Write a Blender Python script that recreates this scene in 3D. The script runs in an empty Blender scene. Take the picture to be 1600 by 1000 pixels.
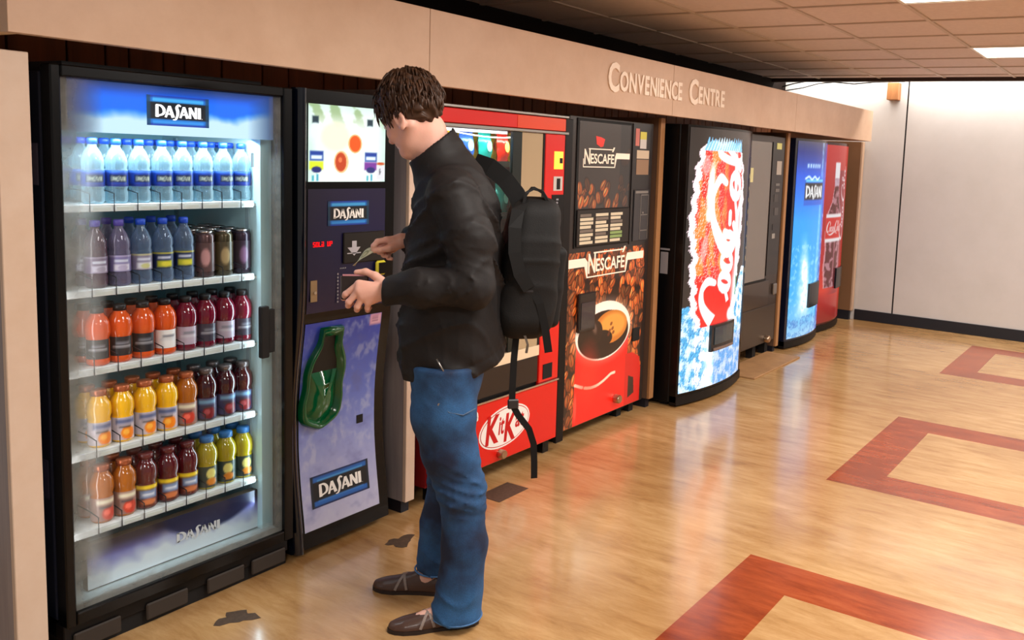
import bpy, math, random
import numpy as np
from mathutils import Matrix, Vector

# ------------------------------------------------------------------ camera
YAW, PITCH, ROLL, FPX, PCX, PCY = .5265, .1120, .0450, 1363.2, 1024.8, 398.6
sc = bpy.context.scene
COL = sc.collection
_f = Vector((math.cos(YAW)*math.cos(PITCH), math.sin(YAW)*math.cos(PITCH), -math.sin(PITCH)))
_r = Vector((math.sin(YAW), -math.cos(YAW), 0)); _u = _r.cross(_f)
_c, _s = math.cos(ROLL), math.sin(ROLL)
R2, U2 = _c*_r + _s*_u, -_s*_r + _c*_u
cd = bpy.data.cameras.new('camera'); cam = bpy.data.objects.new('camera', cd); COL.objects.link(cam)
cam.matrix_world = Matrix(((R2.x, U2.x, -_f.x, 0), (R2.y, U2.y, -_f.y, 0), (R2.z, U2.z, -_f.z, 1.6), (0, 0, 0, 1)))
cd.sensor_width = 36; cd.lens = FPX/1600*36
cd.shift_x = (800-PCX)/1600; cd.shift_y = (PCY-500)/1600
cd.clip_start = .05
sc.camera = cam
sc.view_settings.view_transform = 'Standard'; sc.view_settings.look = 'None'
sc.view_settings.gamma = 1; sc.view_settings.exposure = 0.0
sc.view_settings.use_curve_mapping = False

# ------------------------------------------------------------------ world and room lights
w = bpy.data.worlds.new('world'); sc.world = w; w.use_nodes = True
w.node_tree.nodes['Background'].inputs[0].default_value = (1.0, .93, .86, 1)
w.node_tree.nodes['Background'].inputs[1].default_value = .28

def area(name, loc, size, power, color=(1, .96, .91), rot=(0, 0, 0), parent=None, spread=math.pi):
    l = bpy.data.lights.new(name, 'AREA'); l.shape = 'RECTANGLE'; l.size, l.size_y = size
    l.energy = power; l.color = color; l.spread = spread
    o = bpy.data.objects.new(name, l); COL.objects.link(o); o.location = loc; o.rotation_euler = rot
    if parent: o.parent = parent
    return o
CEIL_Z = 2.46
LAMPS = [(6.41, .07), (4.08, .07), (1.7, .07), (6.41, -2.6), (4.08, -2.6), (1.7, -2.6), (-.8, -.6)]
for lx, ly in LAMPS:
    area('ceiling_panel_light', (lx+.3, ly+.6, CEIL_Z-.03), (.56, 1.16), 45)
area('cove_tube_light', (8.70, 1.0, 2.60), (.06, 5.2), 70, (1, .95, .88))

# ------------------------------------------------------------------ helpers
def lin(c):
    c = np.asarray(c, float)/255.
    return np.where(c <= .04045, c/12.92, ((c+.055)/1.055)**2.4)
def rgb(*c):
    v = lin(c); return (float(v[0]), float(v[1]), float(v[2]), 1.)
MATS = {}
def mat(name, color, rough=.5, metal=0, coat=0, emit=None, es=0, trans=0, sss=0, spec=.5, bump=None, mottle=None, ior=1.45):
    if name in MATS: return MATS[name]
    m = bpy.data.materials.new(name); m.use_nodes = True; nt = m.node_tree; b = nt.nodes['Principled BSDF']
    b.inputs['Base Color'].default_value = rgb(*color); b.inputs['Roughness'].default_value = rough
    b.inputs['Metallic'].default_value = metal; b.inputs['Coat Weight'].default_value = coat
    b.inputs['Coat Roughness'].default_value = .05
    b.inputs['Specular IOR Level'].default_value = spec; b.inputs['IOR'].default_value = ior
    b.inputs['Transmission Weight'].default_value = trans
    if sss:
        b.inputs['Subsurface Weight'].default_value = sss; b.inputs['Subsurface Radius'].default_value = (.012, .005, .003)
        b.inputs['Subsurface Scale'].default_value = 1.
    if emit: b.inputs['Emission Color'].default_value = rgb(*emit); b.inputs['Emission Strength'].default_value = es
    if mottle:   # (scale vector, amount, second colour[, detail])
        tc = nt.nodes.new('ShaderNodeTexCoord'); mp = nt.nodes.new('ShaderNodeMapping'); mp.inputs['Scale'].default_value = mottle[0]
        nz = nt.nodes.new('ShaderNodeTexNoise'); nz.inputs['Scale'].default_value = 1; nz.inputs['Detail'].default_value = 6
        nz.inputs['Roughness'].default_value = .65
        rp = nt.nodes.new('ShaderNodeValToRGB'); rp.color_ramp.elements[0].position = .5-mottle[1]; rp.color_ramp.elements[1].position = .5+mottle[1]
        rp.color_ramp.elements[0].color = rgb(*mottle[2]); rp.color_ramp.elements[1].color = rgb(*color)
        nt.links.new(tc.outputs['Object'], mp.inputs[0]); nt.links.new(mp.outputs[0], nz.inputs[0])
        nt.links.new(nz.outputs[0], rp.inputs[0]); nt.links.new(rp.outputs[0], b.inputs['Base Color'])
    if bump:   # (scale, strength)
        tc = nt.nodes.new('ShaderNodeTexCoord'); nz = nt.nodes.new('ShaderNodeTexNoise'); nz.inputs['Scale'].default_value = bump[0]
        nz.inputs['Detail'].default_value = 5
        bp = nt.nodes.new('ShaderNodeBump'); bp.inputs['Strength'].default_value = bump[1]; bp.inputs['Distance'].default_value = .01
        nt.links.new(tc.outputs['Object'], nz.inputs[0]); nt.links.new(nz.outputs[0], bp.inputs['Height']); nt.links.new(bp.outputs[0], b.inputs['Normal'])
    MATS[name] = m
    return m

def link(name, me, m=None, parent=None, smooth=False):
    if m is not None: me.materials.append(m)
    if smooth: me.polygons.foreach_set('use_smooth', [True]*len(me.polygons))
    o = bpy.data.objects.new(name, me); COL.objects.link(o)
    if parent is not None:
        o.parent = parent
        o.matrix_parent_inverse = Matrix.Identity(4)
    return o
class MB:
    def __init__(s): s.v, s.f = [], []
    def add(s, vs, fs):
        n = len(s.v); s.v += [tuple(map(float, v)) for v in vs]; s.f += [tuple(i+n for i in f) for f in fs]; return s
    def box(s, x0, x1, y0, y1, z0, z1, b=0.):
        if b <= 0:
            vs = [(x, y, z) for z in (z0, z1) for y in (y0, y1) for x in (x0, x1)]
            return s.add(vs, [(0, 2, 3, 1), (4, 5, 7, 6), (0, 1, 5, 4), (2, 6, 7, 3), (0, 4, 6, 2), (1, 3, 7, 5)])
        b = min(b, (x1-x0)/2.01, (y1-y0)/2.01, (z1-z0)/2.01)
        idx = {}; vs = []
        for i, x in enumerate((x0, x1)):
            for j, y in enumerate((y0, y1)):
                for k, z in enumerate((z0, z1)):
                    sx, sy, sz = (1-2*i), (1-2*j), (1-2*k)
                    for a in range(3):
                        p = [x+sx*b, y+sy*b, z+sz*b]; p[a] = (x, y, z)[a]
                        idx[i, j, k, a] = len(vs); vs.append(p)
        F = []
        for i in (0, 1):
            F.append([idx[i, 0, 0, 0], idx[i, 0, 1, 0], idx[i, 1, 1, 0], idx[i, 1, 0, 0]][::(1 if i == 0 else -1)])
            F.append([idx[0, i, 0, 1], idx[1, i, 0, 1], idx[1, i, 1, 1], idx[0, i, 1, 1]][::(1 if i == 0 else -1)])
            F.append([idx[0, 0, i, 2], idx[0, 1, i, 2], idx[1, 1, i, 2], idx[1, 0, i, 2]][::(1 if i == 0 else -1)])
        for i in (0, 1):
            for j in (0, 1):
                e = 1 if (i+j) % 2 == 0 else -1
                F.append([idx[i, j, 0, 0], idx[i, j, 0, 1], idx[i, j, 1, 1], idx[i, j, 1, 0]][::e])
                F.append([idx[i, 0, j, 0], idx[i, 1, j, 0], idx[i, 1, j, 2], idx[i, 0, j, 2]][::e])
                F.append([idx[0, i, j, 1], idx[0, i, j, 2], idx[1, i, j, 2], idx[1, i, j, 1]][::e])
                for k in (0, 1):
                    F.append([idx[i, j, k, 0], idx[i, j, k, 1], idx[i, j, k, 2]])
        return s.add(vs, F)
    def lathe(s, prof, cx=0, cy=0, n=20, axis='z', cz=0, cap=True):
        vs = []
        for r, h in prof:
            for k in range(n):
                a = 2*math.pi*k/n; p = (r*math.cos(a), r*math.sin(a), h)
                if axis == 'y': p = (p[0], p[2], p[1])
                if axis == 'x': p = (p[2], p[0], p[1])
                vs.append((p[0]+cx, p[1]+cy, p[2]+cz))
        fs = [(i*n+k, i*n+(k+1) % n, (i+1)*n+(k+1) % n, (i+1)*n+k) for i in range(len(prof)-1) for k in range(n)]
        if cap: fs += [tuple(range(n))[::-1], tuple((len(prof)-1)*n+k for k in range(n))]
        return s.add(vs, fs)
    def tube(s, pts, r, n=8):
        pts = [Vector(p) for p in pts]; rs = r if hasattr(r, '__len__') else [r]*len(pts); rings = []
        for i, p in enumerate(pts):
            t = (pts[min(i+1, len(pts)-1)]-pts[max(i-1, 0)]).normalized()
            a = t.cross(Vector((0, 0, 1)) if abs(t.z) < .9 else Vector((1, 0, 0))).normalized(); b = t.cross(a)
            rings.append([p+rs[i]*(math.cos(2*math.pi*k/n)*a+math.sin(2*math.pi*k/n)*b) for k in range(n)])
        vs = [v for g in rings for v in g]
        fs = [(i*n+k, i*n+(k+1) % n, (i+1)*n+(k+1) % n, (i+1)*n+k) for i in range(len(pts)-1) for k in range(n)]
        fs += [tuple(range(n))[::-1], tuple((len(pts)-1)*n+k for k in range(n))]
        return s.add(vs, fs)
    def strap(s, pts, wid, th, side):
        """flat band along pts; side = vector across the band"""
        pts = [Vector(p) for p in pts]; vs = []
        for i, p in enumerate(pts):
            t = (pts[min(i+1, len(pts)-1)]-pts[max(i-1, 0)]).normalized()
            a = Vector(side); a = (a-a.dot(t)*t).normalized(); b = t.cross(a)
            for (u, v) in ((-1, -1), (1, -1), (1, 1), (-1, 1)): vs.append(p+a*wid/2*u+b*th/2*v)
        fs = [(i*4+k, i*4+(k+1) % 4, (i+1)*4+(k+1) % 4, (i+1)*4+k) for i in range(len(pts)-1) for k in range(4)]
        m = (len(pts)-1)*4
        return s.add(vs, fs+[(3, 2, 1, 0), (m, m+1, m+2, m+3)])
    def poly(s, pts, y0, y1):
        """prism: outline in XZ, from depth y0 (front) to y1"""
        n = len(pts); vs = [(x, y0, z) for x, z in pts]+[(x, y1, z) for x, z in pts]
        fs = [tuple(range(n)), tuple(range(n, 2*n))[::-1]]+[(i, i+n, (i+1) % n+n, (i+1) % n) for i in range(n)]
        return s.add(vs, fs)
    def mesh(s, name):
        me = bpy.data.meshes.new(name); me.from_pydata(s.v, [], s.f); me.validate()
        import bmesh
        bm = bmesh.new(); bm.from_mesh(me); bmesh.ops.recalc_face_normals(bm, faces=bm.faces); bm.to_mesh(me); bm.free()
        return me
    def build(s, name, m, parent=None, smooth=False):
        return link(name, s.mesh(name), m, parent, smooth)
def autosmooth(o, ang=40):
    me = o.data; me.polygons.foreach_set('use_smooth', [True]*len(me.polygons))
    import bmesh
    bm = bmesh.new(); bm.from_mesh(me); lim = math.radians(ang)
    for e in bm.edges:
        if len(e.link_faces) == 2 and e.calc_face_angle(0) > lim: e.smooth = False
    bm.to_mesh(me); bm.free(); return o
def empty(name, loc, label, cat, group=None, rz=0):
    o = bpy.data.objects.new(name, None); COL.objects.link(o); o.location = loc; o.rotation_euler = (0, 0, rz)
    o.empty_display_size = .05
    return tag(o, label, cat, group)
def tag(o, label=None, cat=None, group=None, kind=None):
    if label: o['label'] = label
    if cat: o['category'] = cat
    if group: o['group'] = group
    if kind: o['kind'] = kind
    return o
def struct(o): o['kind'] = 'structure'; return o

# text as mesh; returns (verts Nx2, faces) with origin left/baseline
_tcache = {}
def text_geo(txt, bold=0.):
    k = (txt, bold)
    if k not in _tcache:
        cu = bpy.data.curves.new('t', 'FONT'); cu.body = txt; cu.size = 1; cu.offset = bold; cu.resolution_u = 3
        o = bpy.data.objects.new('t', cu); COL.objects.link(o)
        dg = bpy.context.evaluated_depsgraph_get(); me = bpy.data.meshes.new_from_object(o.evaluated_get(dg))
        v = np.array([tuple(p.co)[:2] for p in me.vertices]); fs = [tuple(p.vertices) for p in me.polygons]
        bpy.data.objects.remove(o); bpy.data.curves.remove(cu); bpy.data.meshes.remove(me)
        v[:, 0] -= v[:, 0].min(); _tcache[k] = (v, fs)
    return _tcache[k]
def text_front(name, txt, x0, z0, wid, hgt, yf, m, parent=None, bold=.02, shear=0, rise=0, th=.0015):
    """lettering on a plane facing -Y; wid/hgt of the word box; yf = Y of its face"""
    v, fs = text_geo(txt, bold); v = v.copy(); H = v[:, 1].max()-max(0, v[:, 1].min()); W = v[:, 0].max()
    X = v[:, 0]/W*wid; Z = (v[:, 1]-min(0, 0))/H*hgt
    X2 = X+shear*Z; Z2 = Z+rise*X
    n = len(v); vs = [(x0+a, yf, z0+b) for a, b in zip(X2, Z2)]+[(x0+a, yf+th, z0+b) for a, b in zip(X2, Z2)]
    F = [tuple(f) for f in fs]
    cnt = {}
    for f in F:
        for a, b in zip(f, f[1:]+f[:1]): cnt[(a, b)] = 1
    side = [(a, b, b+n, a+n) for (a, b) in cnt if (b, a) not in cnt]
    mb = MB(); mb.add(vs, F+[tuple(i+n for i in f)[::-1] for f in F]+side)
    return mb.build(name, m, parent)

# ---- strokes: lists of (points, widths); unit letter height
def spl(p, n=8):
    p = np.array(p, float)
    if len(p) < 3: return p
    q = np.vstack([2*p[0]-p[1], p, 2*p[-1]-p[-2]]); out = []
    for i in range(1, len(q)-2):
        for t in np.linspace(0, 1, n, endpoint=False):
            a, b, c, d = q[i-1:i+3]
            out.append(.5*((2*b)+(-a+c)*t+(2*a-5*b+4*c-d)*t*t+(-a+3*b-3*c+d)*t**3))
    out.append(q[-2]); return np.array(out)
def stroke(pts, w0, w1=None, n=8):
    P = spl(pts, n); k = len(P); w0 = np.atleast_1d(w0)
    W = np.interp(np.linspace(0, 1, k), np.linspace(0, 1, len(w0)), w0) if w1 is None else np.linspace(w0[0], w1, k)
    return P, W
DAS = [stroke([(.1, 0), (.1, .95)], .2, .17), stroke([(.04, .93), (.35, .88), (.52, .6), (.46, .25), (.06, .05)], [.1, .15, .19, .15, .1]),
       stroke([(.62, 0), (.86, .9)], .13, .15), stroke([(.86, .9), (1.08, 0)], .16, .21), stroke([(.70, .27), (1.0, .27)], .1),
       stroke([(1.56, .92), (1.42, 1.02), (1.31, .82), (1.36, .55), (1.36, .25), (1.24, -.12), (1.06, -.18)], [.1, .12, .18, .2, .17, .12, .05]),
       stroke([(1.52, 0), (1.76, .88)], .13, .15), stroke([(1.76, .88), (1.98, 0)], .16, .21), stroke([(1.6, .27), (1.9, .27)], .1),
       stroke([(2.14, 0), (2.14, .88)], .15), stroke([(2.14, .86), (2.5, .06)], .18), stroke([(2.52, 0), (2.52, .92)], .15),
       stroke([(2.74, 0), (2.74, .9)], .2), stroke([(2.9, 0), (2.93, 0)], .04)]
def ring(cx, cy, rx, ry, w, sh=.15, a0=60, a1=420, n=14):
    a = np.radians(np.linspace(a0, a1, n)); y = ry*np.sin(a)
    P = np.stack([cx+rx*np.cos(a)+sh*y, cy+y], 1)
    return P, w*(.75+.55*np.abs(np.cos(a)))
COK = [stroke([(.98, .62), (1.0, .86), (.8, 1.0), (.5, .92), (.22, .6), (.12, .28), (.25, .03), (.52, .0), (.85, .2)], [.07, .1, .07, .1, .16, .17, .14, .08, .05], n=6),
       ring(1.0, .24, .15, .23, .085), ring(1.42, .24, .15, .23, .085, a0=50, a1=320), ring(1.84, .24, .14, .23, .085),
       stroke([(2.02, .48), (1.97, .1), (2.06, .02), (2.2, .12)], .085), stroke([(2.22, .3), (2.42, .33)], .08),
       stroke([(3.3, .66), (3.34, .9), (3.1, 1.06), (2.8, .96), (2.52, .6), (2.42, .28), (2.55, .03), (2.82, .0), (3.1, .2)], [.07, .1, .07, .1, .16, .17, .14, .08, .05], n=6),
       ring(3.28, .24, .14, .23, .085), stroke([(3.52, .1), (3.7, .55), (3.8, .95), (3.66, 1.0), (3.6, .6), (3.62, .1), (3.76, .03)], .085),
       ring(4.02, .24, .14, .23, .085), stroke([(4.2, .48), (4.14, .1), (4.24, .02), (4.4, .12)], .085),
       stroke([(.3, -.12), (.9, -.3), (1.6, -.22), (2.3, -.05), (2.9, -.18), (3.3, -.2)], [.03, .1, .16, .1, .06, .02])]
def strokes_front(name, strokes, x0, z0, h, wid, yf, m, parent=None, total=2.95, rise=0, yfun=None):
    mb = MB(); k = wid/total
    def T(p):
        x, z = x0+p[0]*k, z0+p[1]*h+rise*p[0]*k
        return (x, (yfun(x, z) if yfun else yf), z)
    for P, W in strokes:
        t = np.gradient(P, axis=0) if len(P) > 1 else P; t /= (np.linalg.norm(t, axis=1)[:, None]+1e-9); nn = np.stack([-t[:, 1], t[:, 0]], 1)
        L = P+nn*W[:, None]/2; Rr = P-nn*W[:, None]/2; vs = []
        for a, b in zip(L, Rr): vs += [T(a), T(b)]
        mb.add(vs, [(2*i, 2*i+1, 2*i+3, 2*i+2) for i in range(len(P)-1)])
    me = bpy.data.meshes.new(name); me.from_pydata(mb.v, [], mb.f)
    return link(name, me, m, parent)

# ---- printed / backlit artwork: a fine mesh with a colour per vertex
class Canvas:
    def __init__(s, u0, u1, v0, v1, nu, nv, base=(0, 0, 0)):
        s.u = np.linspace(u0, u1, nu+1); s.v = np.linspace(v0, v1, nv+1); s.U, s.V = np.meshgrid(s.u, s.v); s.nu, s.nv = nu, nv
        s.C = np.zeros(s.U.shape+(3,)); s.C[:] = base; s.eps = max((u1-u0)/nu, (v1-v0)/nv)*.7
        s.keep = np.ones(s.U.shape, bool)
    def put(s, mask, col, a=1.):
        m = (np.clip(mask, 0, 1)*a)[..., None]; s.C = s.C*(1-m)+np.array(col, float)*m; return s
    def grad(s, stops):   # vertical
        z = np.array([p[0] for p in stops]); c = np.array([p[1] for p in stops], float)
        for i in range(3): s.C[..., i] = np.interp(s.V, z, c[:, i])
        return s
    def sd(s, d): return np.clip(.5-d/(2*s.eps), 0, 1)
    def ell(s, cu, cv, ru, rv, col, a=1., ang=0., soft=0.):
        du, dv = s.U-cu, s.V-cv; c, q = math.cos(ang), math.sin(ang)
        x, y = (du*c+dv*q)/ru, (-du*q+dv*c)/rv; r = np.hypot(x, y); e = max(soft, s.eps/min(ru, rv))
        return s.put((1-r)/e+.5, col, a)
    def rect(s, u0, u1, v0, v1, col, a=1.):
        return s.put(s.sd(np.maximum(np.maximum(u0-s.U, s.U-u1), np.maximum(v0-s.V, s.V-v1))), col, a)
    def inside(s, pts):
        m = np.zeros(s.U.shape, bool); n = len(pts)
        for i in range(n):
            (x1, y1), (x2, y2) = pts[i], pts[(i+1) % n]
            if y1 == y2: continue
            m ^= ((y1 > s.V) != (y2 > s.V)) & (s.U < (x2-x1)*(s.V-y1)/(y2-y1)+x1)
        return m
    def poly(s, pts, col, a=1.): return s.put(s.inside(pts).astype(float), col, a)
    def strokes(s, S, T, col, sw=1., a=1.):
        """S strokes in unit space, T = 2x3 matrix to (u,v); sw = width scale in metres per unit"""
        T = np.array(T, float); best = np.full(s.U.shape, 9.)
        for P, W in S:
            Q = P@T[:, :2].T+T[:, 2]
            for i in range(len(Q)-1):
                A, B = Q[i], Q[i+1]; d = B-A; L = d@d+1e-12
                t = np.clip(((s.U-A[0])*d[0]+(s.V-A[1])*d[1])/L, 0, 1)
                w = (W[i]*(1-t)+W[i+1]*t)*sw/2
                best = np.minimum(best, np.hypot(s.U-A[0]-t*d[0], s.V-A[1]-t*d[1])-w)
        return s.put(s.sd(best), col, a)
    def noise(s, fu, fv, seed=0, oct=4):
        r = np.random.RandomState(seed); o = np.zeros(s.U.shape); A = 0
        for k in range(oct):
            for j in range(5):
                a = r.uniform(0, 2*math.pi); b = r.uniform(.6, 1.4)
                o += np.sin(2*math.pi*(s.U*fu*math.cos(a)+s.V*fv*math.sin(a))*b*2**k+r.uniform(0, 6.28)+1.5*np.sin(s.V*fv*3*2**k+s.U*fu*2*2**k))/2**k
            A += 5*.5/2**k
        return np.clip(.5+.5*o/A, 0, 1)
    def build(s, name, m, parent=None, yf=0., yfun=None):
        Y = np.full(s.U.shape, yf) if yfun is None else yfun(s.U, s.V)
        co = np.stack([s.U, Y, s.V], -1).reshape(-1, 3); n1 = s.nu+1
        i = (np.arange(s.nv)[:, None]*n1+np.arange(s.nu)[None]).ravel()
        F = np.stack([i, i+1, i+1+n1, i+n1], 1)
        kp = s.keep.ravel()
        F = F[kp[F].all(1)]
        me = bpy.data.meshes.new(name); me.from_pydata(co.tolist(), [], F.tolist())
        at = me.color_attributes.new('print', 'FLOAT_COLOR', 'POINT')
        c = np.ones((len(co), 4), np.float32); c[:, :3] = lin(np.clip(s.C, 0, 255).reshape(-1, 3)); at.data.foreach_set('color', c.ravel())
        return link(name, me, m, parent)
def attr_mat(name, es=0., rough=.25, coat=.3, both=False):
    m = bpy.data.materials.new(name); m.use_nodes = True; nt = m.node_tree; b = nt.nodes['Principled BSDF']
    a = nt.nodes.new('ShaderNodeVertexColor'); a.layer_name = 'print'
    if es:
        nt.links.new(a.outputs[0], b.inputs['Emission Color']); b.inputs['Emission Strength'].default_value = es
        b.inputs['Base Color'].default_value = (.03, .03, .03, 1)
    else: nt.links.new(a.outputs[0], b.inputs['Base Color'])
    if both: nt.links.new(a.outputs[0], b.inputs['Base Color'])
    b.inputs['Roughness'].default_value = rough; b.inputs['Coat Weight'].default_value = coat
    return m
PRINT = attr_mat('printed_film', 0, .35, .12)
BACKLIT = attr_mat('backlit_artwork', 1.25, .15, 0)
BACKLIT2 = attr_mat('backlit_artwork_bright', 1.5, .15, 0)
SOFTLIT = attr_mat('softly_backlit_print', .28, .3, .4, both=True)
DIMLIT = attr_mat('dim_backlit_artwork', .75, .2, 0)

# ---- surface nets
def nets(f, lo, hi, h):
    lo = np.array(lo, float); n = np.ceil((np.array(hi)-lo)/h).astype(int)+1
    ax = [lo[i]+h*np.arange(n[i]) for i in range(3)]
    G = np.stack(np.meshgrid(*ax, indexing='ij'), -1).reshape(-1, 3)
    D = np.concatenate([f(G[i:i+300000]) for i in range(0, len(G), 300000)]).reshape(n)
    In = D < 0; nc = n-1
    acc = np.zeros(tuple(nc)+(3,)); cnt = np.zeros(tuple(nc))
    offs = [(0, 0, 0), (1, 0, 0), (0, 1, 0), (0, 0, 1), (1, 1, 0), (1, 0, 1), (0, 1, 1), (1, 1, 1)]
    sl = lambda o: tuple(slice(o[i], o[i]+nc[i]) for i in range(3))
    for a in offs:
        for b in offs:
            d = np.subtract(b, a)
            if d.sum() == 1 and d.min() == 0:
                da, db = D[sl(a)], D[sl(b)]; x = (da < 0) != (db < 0); t = np.where(x, da/(da-db+1e-20), 0)
                for i in range(3): acc[..., i] += np.where(x, a[i]+t*d[i], 0)
                cnt += x
    act = cnt > 0; idx = -np.ones(tuple(nc), int); idx[act] = np.arange(act.sum())
    ijk = np.argwhere(act); V = lo+h*(ijk+acc[act]/cnt[act][:, None]); F = []
    for a in range(3):
        b, c = (a+1) % 3, (a+2) % 3
        s0 = [slice(None)]*3; s1 = [slice(None)]*3; s0[a] = slice(0, -1); s1[a] = slice(1, None)
        x = In[tuple(s0)] != In[tuple(s1)]; P = np.argwhere(x)
        P = P[(P[:, b] > 0) & (P[:, c] > 0) & (P[:, b] < n[b]-1) & (P[:, c] < n[c]-1)]
        if len(P) == 0: continue
        eb = np.zeros(3, int); eb[b] = 1; ec = np.zeros(3, int); ec[c] = 1
        q = np.stack([idx[tuple((P-eb-ec).T)], idx[tuple((P-ec).T)], idx[tuple(P.T)], idx[tuple((P-eb).T)]], 1)
        flip = ~In[tuple(P.T)]; q[flip] = q[flip][:, ::-1]; F.append(q)
    return V, np.concatenate(F)
def smin(a, b, k): hh = np.clip(.5+.5*(b-a)/k, 0, 1); return b*(1-hh)+a*hh-k*hh*(1-hh)
def smax(a, b, k): return -smin(-a, -b, k)
def rc(P, a, b, ra, rb):
    a, b = np.array(a, float), np.array(b, float); d = b-a; t = np.clip((P-a)@d/(d@d+1e-12), 0, 1)
    return np.linalg.norm(P-a-t[:, None]*d, axis=1)-(ra+t*(rb-ra))
def chain(P, pts, rs, k=.01):
    o = None
    for i in range(len(pts)-1):
        d = rc(P, pts[i], pts[i+1], rs[i], rs[i+1]); o = d if o is None else smin(o, d, k)
    return o
def ell(P, c, r, A=None):
    q = P-np.array(c, float)
    if A is not None: q = q@np.array(A, float).T
    r = np.array(r, float); k0 = np.linalg.norm(q/r, axis=1); k1 = np.linalg.norm(q/r**2, axis=1)+1e-9
    return k0*(k0-1)/k1
def wav(P, dirs, seed=0, amp=1.):
    r = np.random.RandomState(seed); o = 0
    for (kx, ky, kz) in dirs:
        ph = r.uniform(0, 6.28, 2)
        o = o+np.sin(P@np.array([kx, ky, kz])+ph[0]+1.3*np.sin(P@np.array([kz, kx, ky])*.35+ph[1]))
    return amp*o/len(dirs)
def netobj(name, parts, m, parent, smooth_it=1):
    V0, F0, n = [], [], 0
    for V, F in parts: V0.append(V); F0.append(F+n); n += len(V)
    V = np.concatenate(V0); F = np.concatenate(F0)
    for _ in range(smooth_it):
        A = np.zeros_like(V); c = np.zeros(len(V))
        for i in range(4):
            np.add.at(A, F[:, i], V[F[:, (i+1) % 4]]); np.add.at(A, F[:, (i+1) % 4], V[F[:, i]])
            np.add.at(c, F[:, i], 1); np.add.at(c, F[:, (i+1) % 4], 1)
        V = V*.5+.5*A/np.maximum(c, 1)[:, None]
    me = bpy.data.meshes.new(name); me.from_pydata(V.tolist(), [], F.tolist())
    return link(name, me, m, parent, True)

# ================================================================== the room
def floor_material():
    m = bpy.data.materials.new('vinyl_floor'); m.use_nodes = True; nt = m.node_tree; b = nt.nodes['Principled BSDF']; N = nt.nodes.new; K = nt.links.new
    tc = N('ShaderNodeTexCoord'); sp = N('ShaderNodeSeparateXYZ'); K(tc.outputs['Object'], sp.inputs[0])
    def math_(op, a, b_=None):
        n = N('ShaderNodeMath'); n.operation = op
        for i, v in enumerate((a, b_)):
            if v is None: continue
            if isinstance(v, (int, float)): n.inputs[i].default_value = v
            else: K(v, n.inputs[i])
        return n.outputs[0]
    def sq(cx, cy, hx, hy):   # 1 inside the rectangle
        a = math_('LESS_THAN', math_('ABSOLUTE', math_('SUBTRACT', sp.outputs[0], cx)), hx)
        c = math_('LESS_THAN', math_('ABSOLUTE', math_('SUBTRACT', sp.outputs[1], cy)), hy)
        return math_('MULTIPLY', a, c)
    tot = None
    for x0, x1, yt in ((1.80, 3.18, 1.335), (4.19, 5.577, 1.37), (7.0, 8.34, 1.43)):
        cx, hx = (x0+x1)/2, (x1-x0)/2
        r = math_('SUBTRACT', sq(cx, yt-.69, hx, .69), sq(cx, yt-.69, hx-.24, .69-.245))
        tot = r if tot is None else math_('ADD', tot, r)
    mp = N('ShaderNodeMapping'); mp.inputs['Scale'].default_value = (7.5, 1.5, 1); mp.inputs['Rotation'].default_value = (0, 0, .06); K(tc.outputs['Object'], mp.inputs[0])
    n1 = N('ShaderNodeTexNoise'); n1.inputs['Scale'].default_value = 1.9; n1.inputs['Detail'].default_value = 9; n1.inputs['Roughness'].default_value = .74; n1.inputs['Distortion'].default_value = .35; K(mp.outputs[0], n1.inputs[0])
    n2 = N('ShaderNodeTexNoise'); n2.inputs['Scale'].default_value = 1.1; n2.inputs['Detail'].default_value = 3; K(tc.outputs['Object'], n2.inputs[0])
    def ramp(src, stops):
        r = N('ShaderNodeValToRGB'); r.color_ramp.elements[0].position = stops[0][0]; r.color_ramp.elements[0].color = rgb(*stops[0][1])
        r.color_ramp.elements[1].position = stops[-1][0]; r.color_ramp.elements[1].color = rgb(*stops[-1][1])
        for p, c in stops[1:-1]: e = r.color_ramp.elements.new(p); e.color = rgb(*c)
        K(src, r.inputs[0]); return r.outputs[0]
    tan = ramp(n1.outputs[0], [(.28, (160, 120, 76)), (.45, (188, 148, 98)), (.56, (200, 162, 112)), (.72, (216, 180, 130))])
    red = ramp(n1.outputs[0], [(.30, (126, 46, 16)), (.5, (158, 68, 28)), (.70, (180, 88, 44))])
    tone = ramp(n2.outputs[0], [(.3, (214, 200, 184)), (.7, (255, 255, 255))])
    mx = N('ShaderNodeMix'); mx.data_type = 'RGBA'; K(tot, mx.inputs[0]); K(tan, mx.inputs[6]); K(red, mx.inputs[7])
    mu = N('ShaderNodeMix'); mu.data_type = 'RGBA'; mu.blend_type = 'MULTIPLY'; mu.inputs[0].default_value = 1; K(mx.outputs[2], mu.inputs[6]); K(tone, mu.inputs[7])
    K(mu.outputs[2], b.inputs['Base Color'])
    rr = N('ShaderNodeMapRange'); rr.inputs[3].default_value = .14; rr.inputs[4].default_value = .28; K(n1.outputs[0], rr.inputs[0]); K(rr.outputs[0], b.inputs['Roughness'])
    b.inputs['Coat Weight'].default_value = .45; b.inputs['Coat Roughness'].default_value = .12
    bp = N('ShaderNodeBump'); bp.inputs['Strength'].default_value = .10; bp.inputs['Distance'].default_value = .01; K(n2.outputs[0], bp.inputs['Height']); K(bp.outputs[0], b.inputs['Normal'])
    return m
XW, YB = 8.88, 3.65
struct(MB().box(-1.5, 9.1, -4.5, 3.8, -.1, 0).build('floor', floor_material()))
tile = mat('ceiling_tile', (222, 208, 202), .9, spec=.15, mottle=((30, 30, 30), .3, (208, 194, 188)))
struct(MB().box(-1.5, 8.55, -4.5, 3.8, CEIL_Z, CEIL_Z+.04).build('ceiling', tile))
gm = MB()
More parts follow.
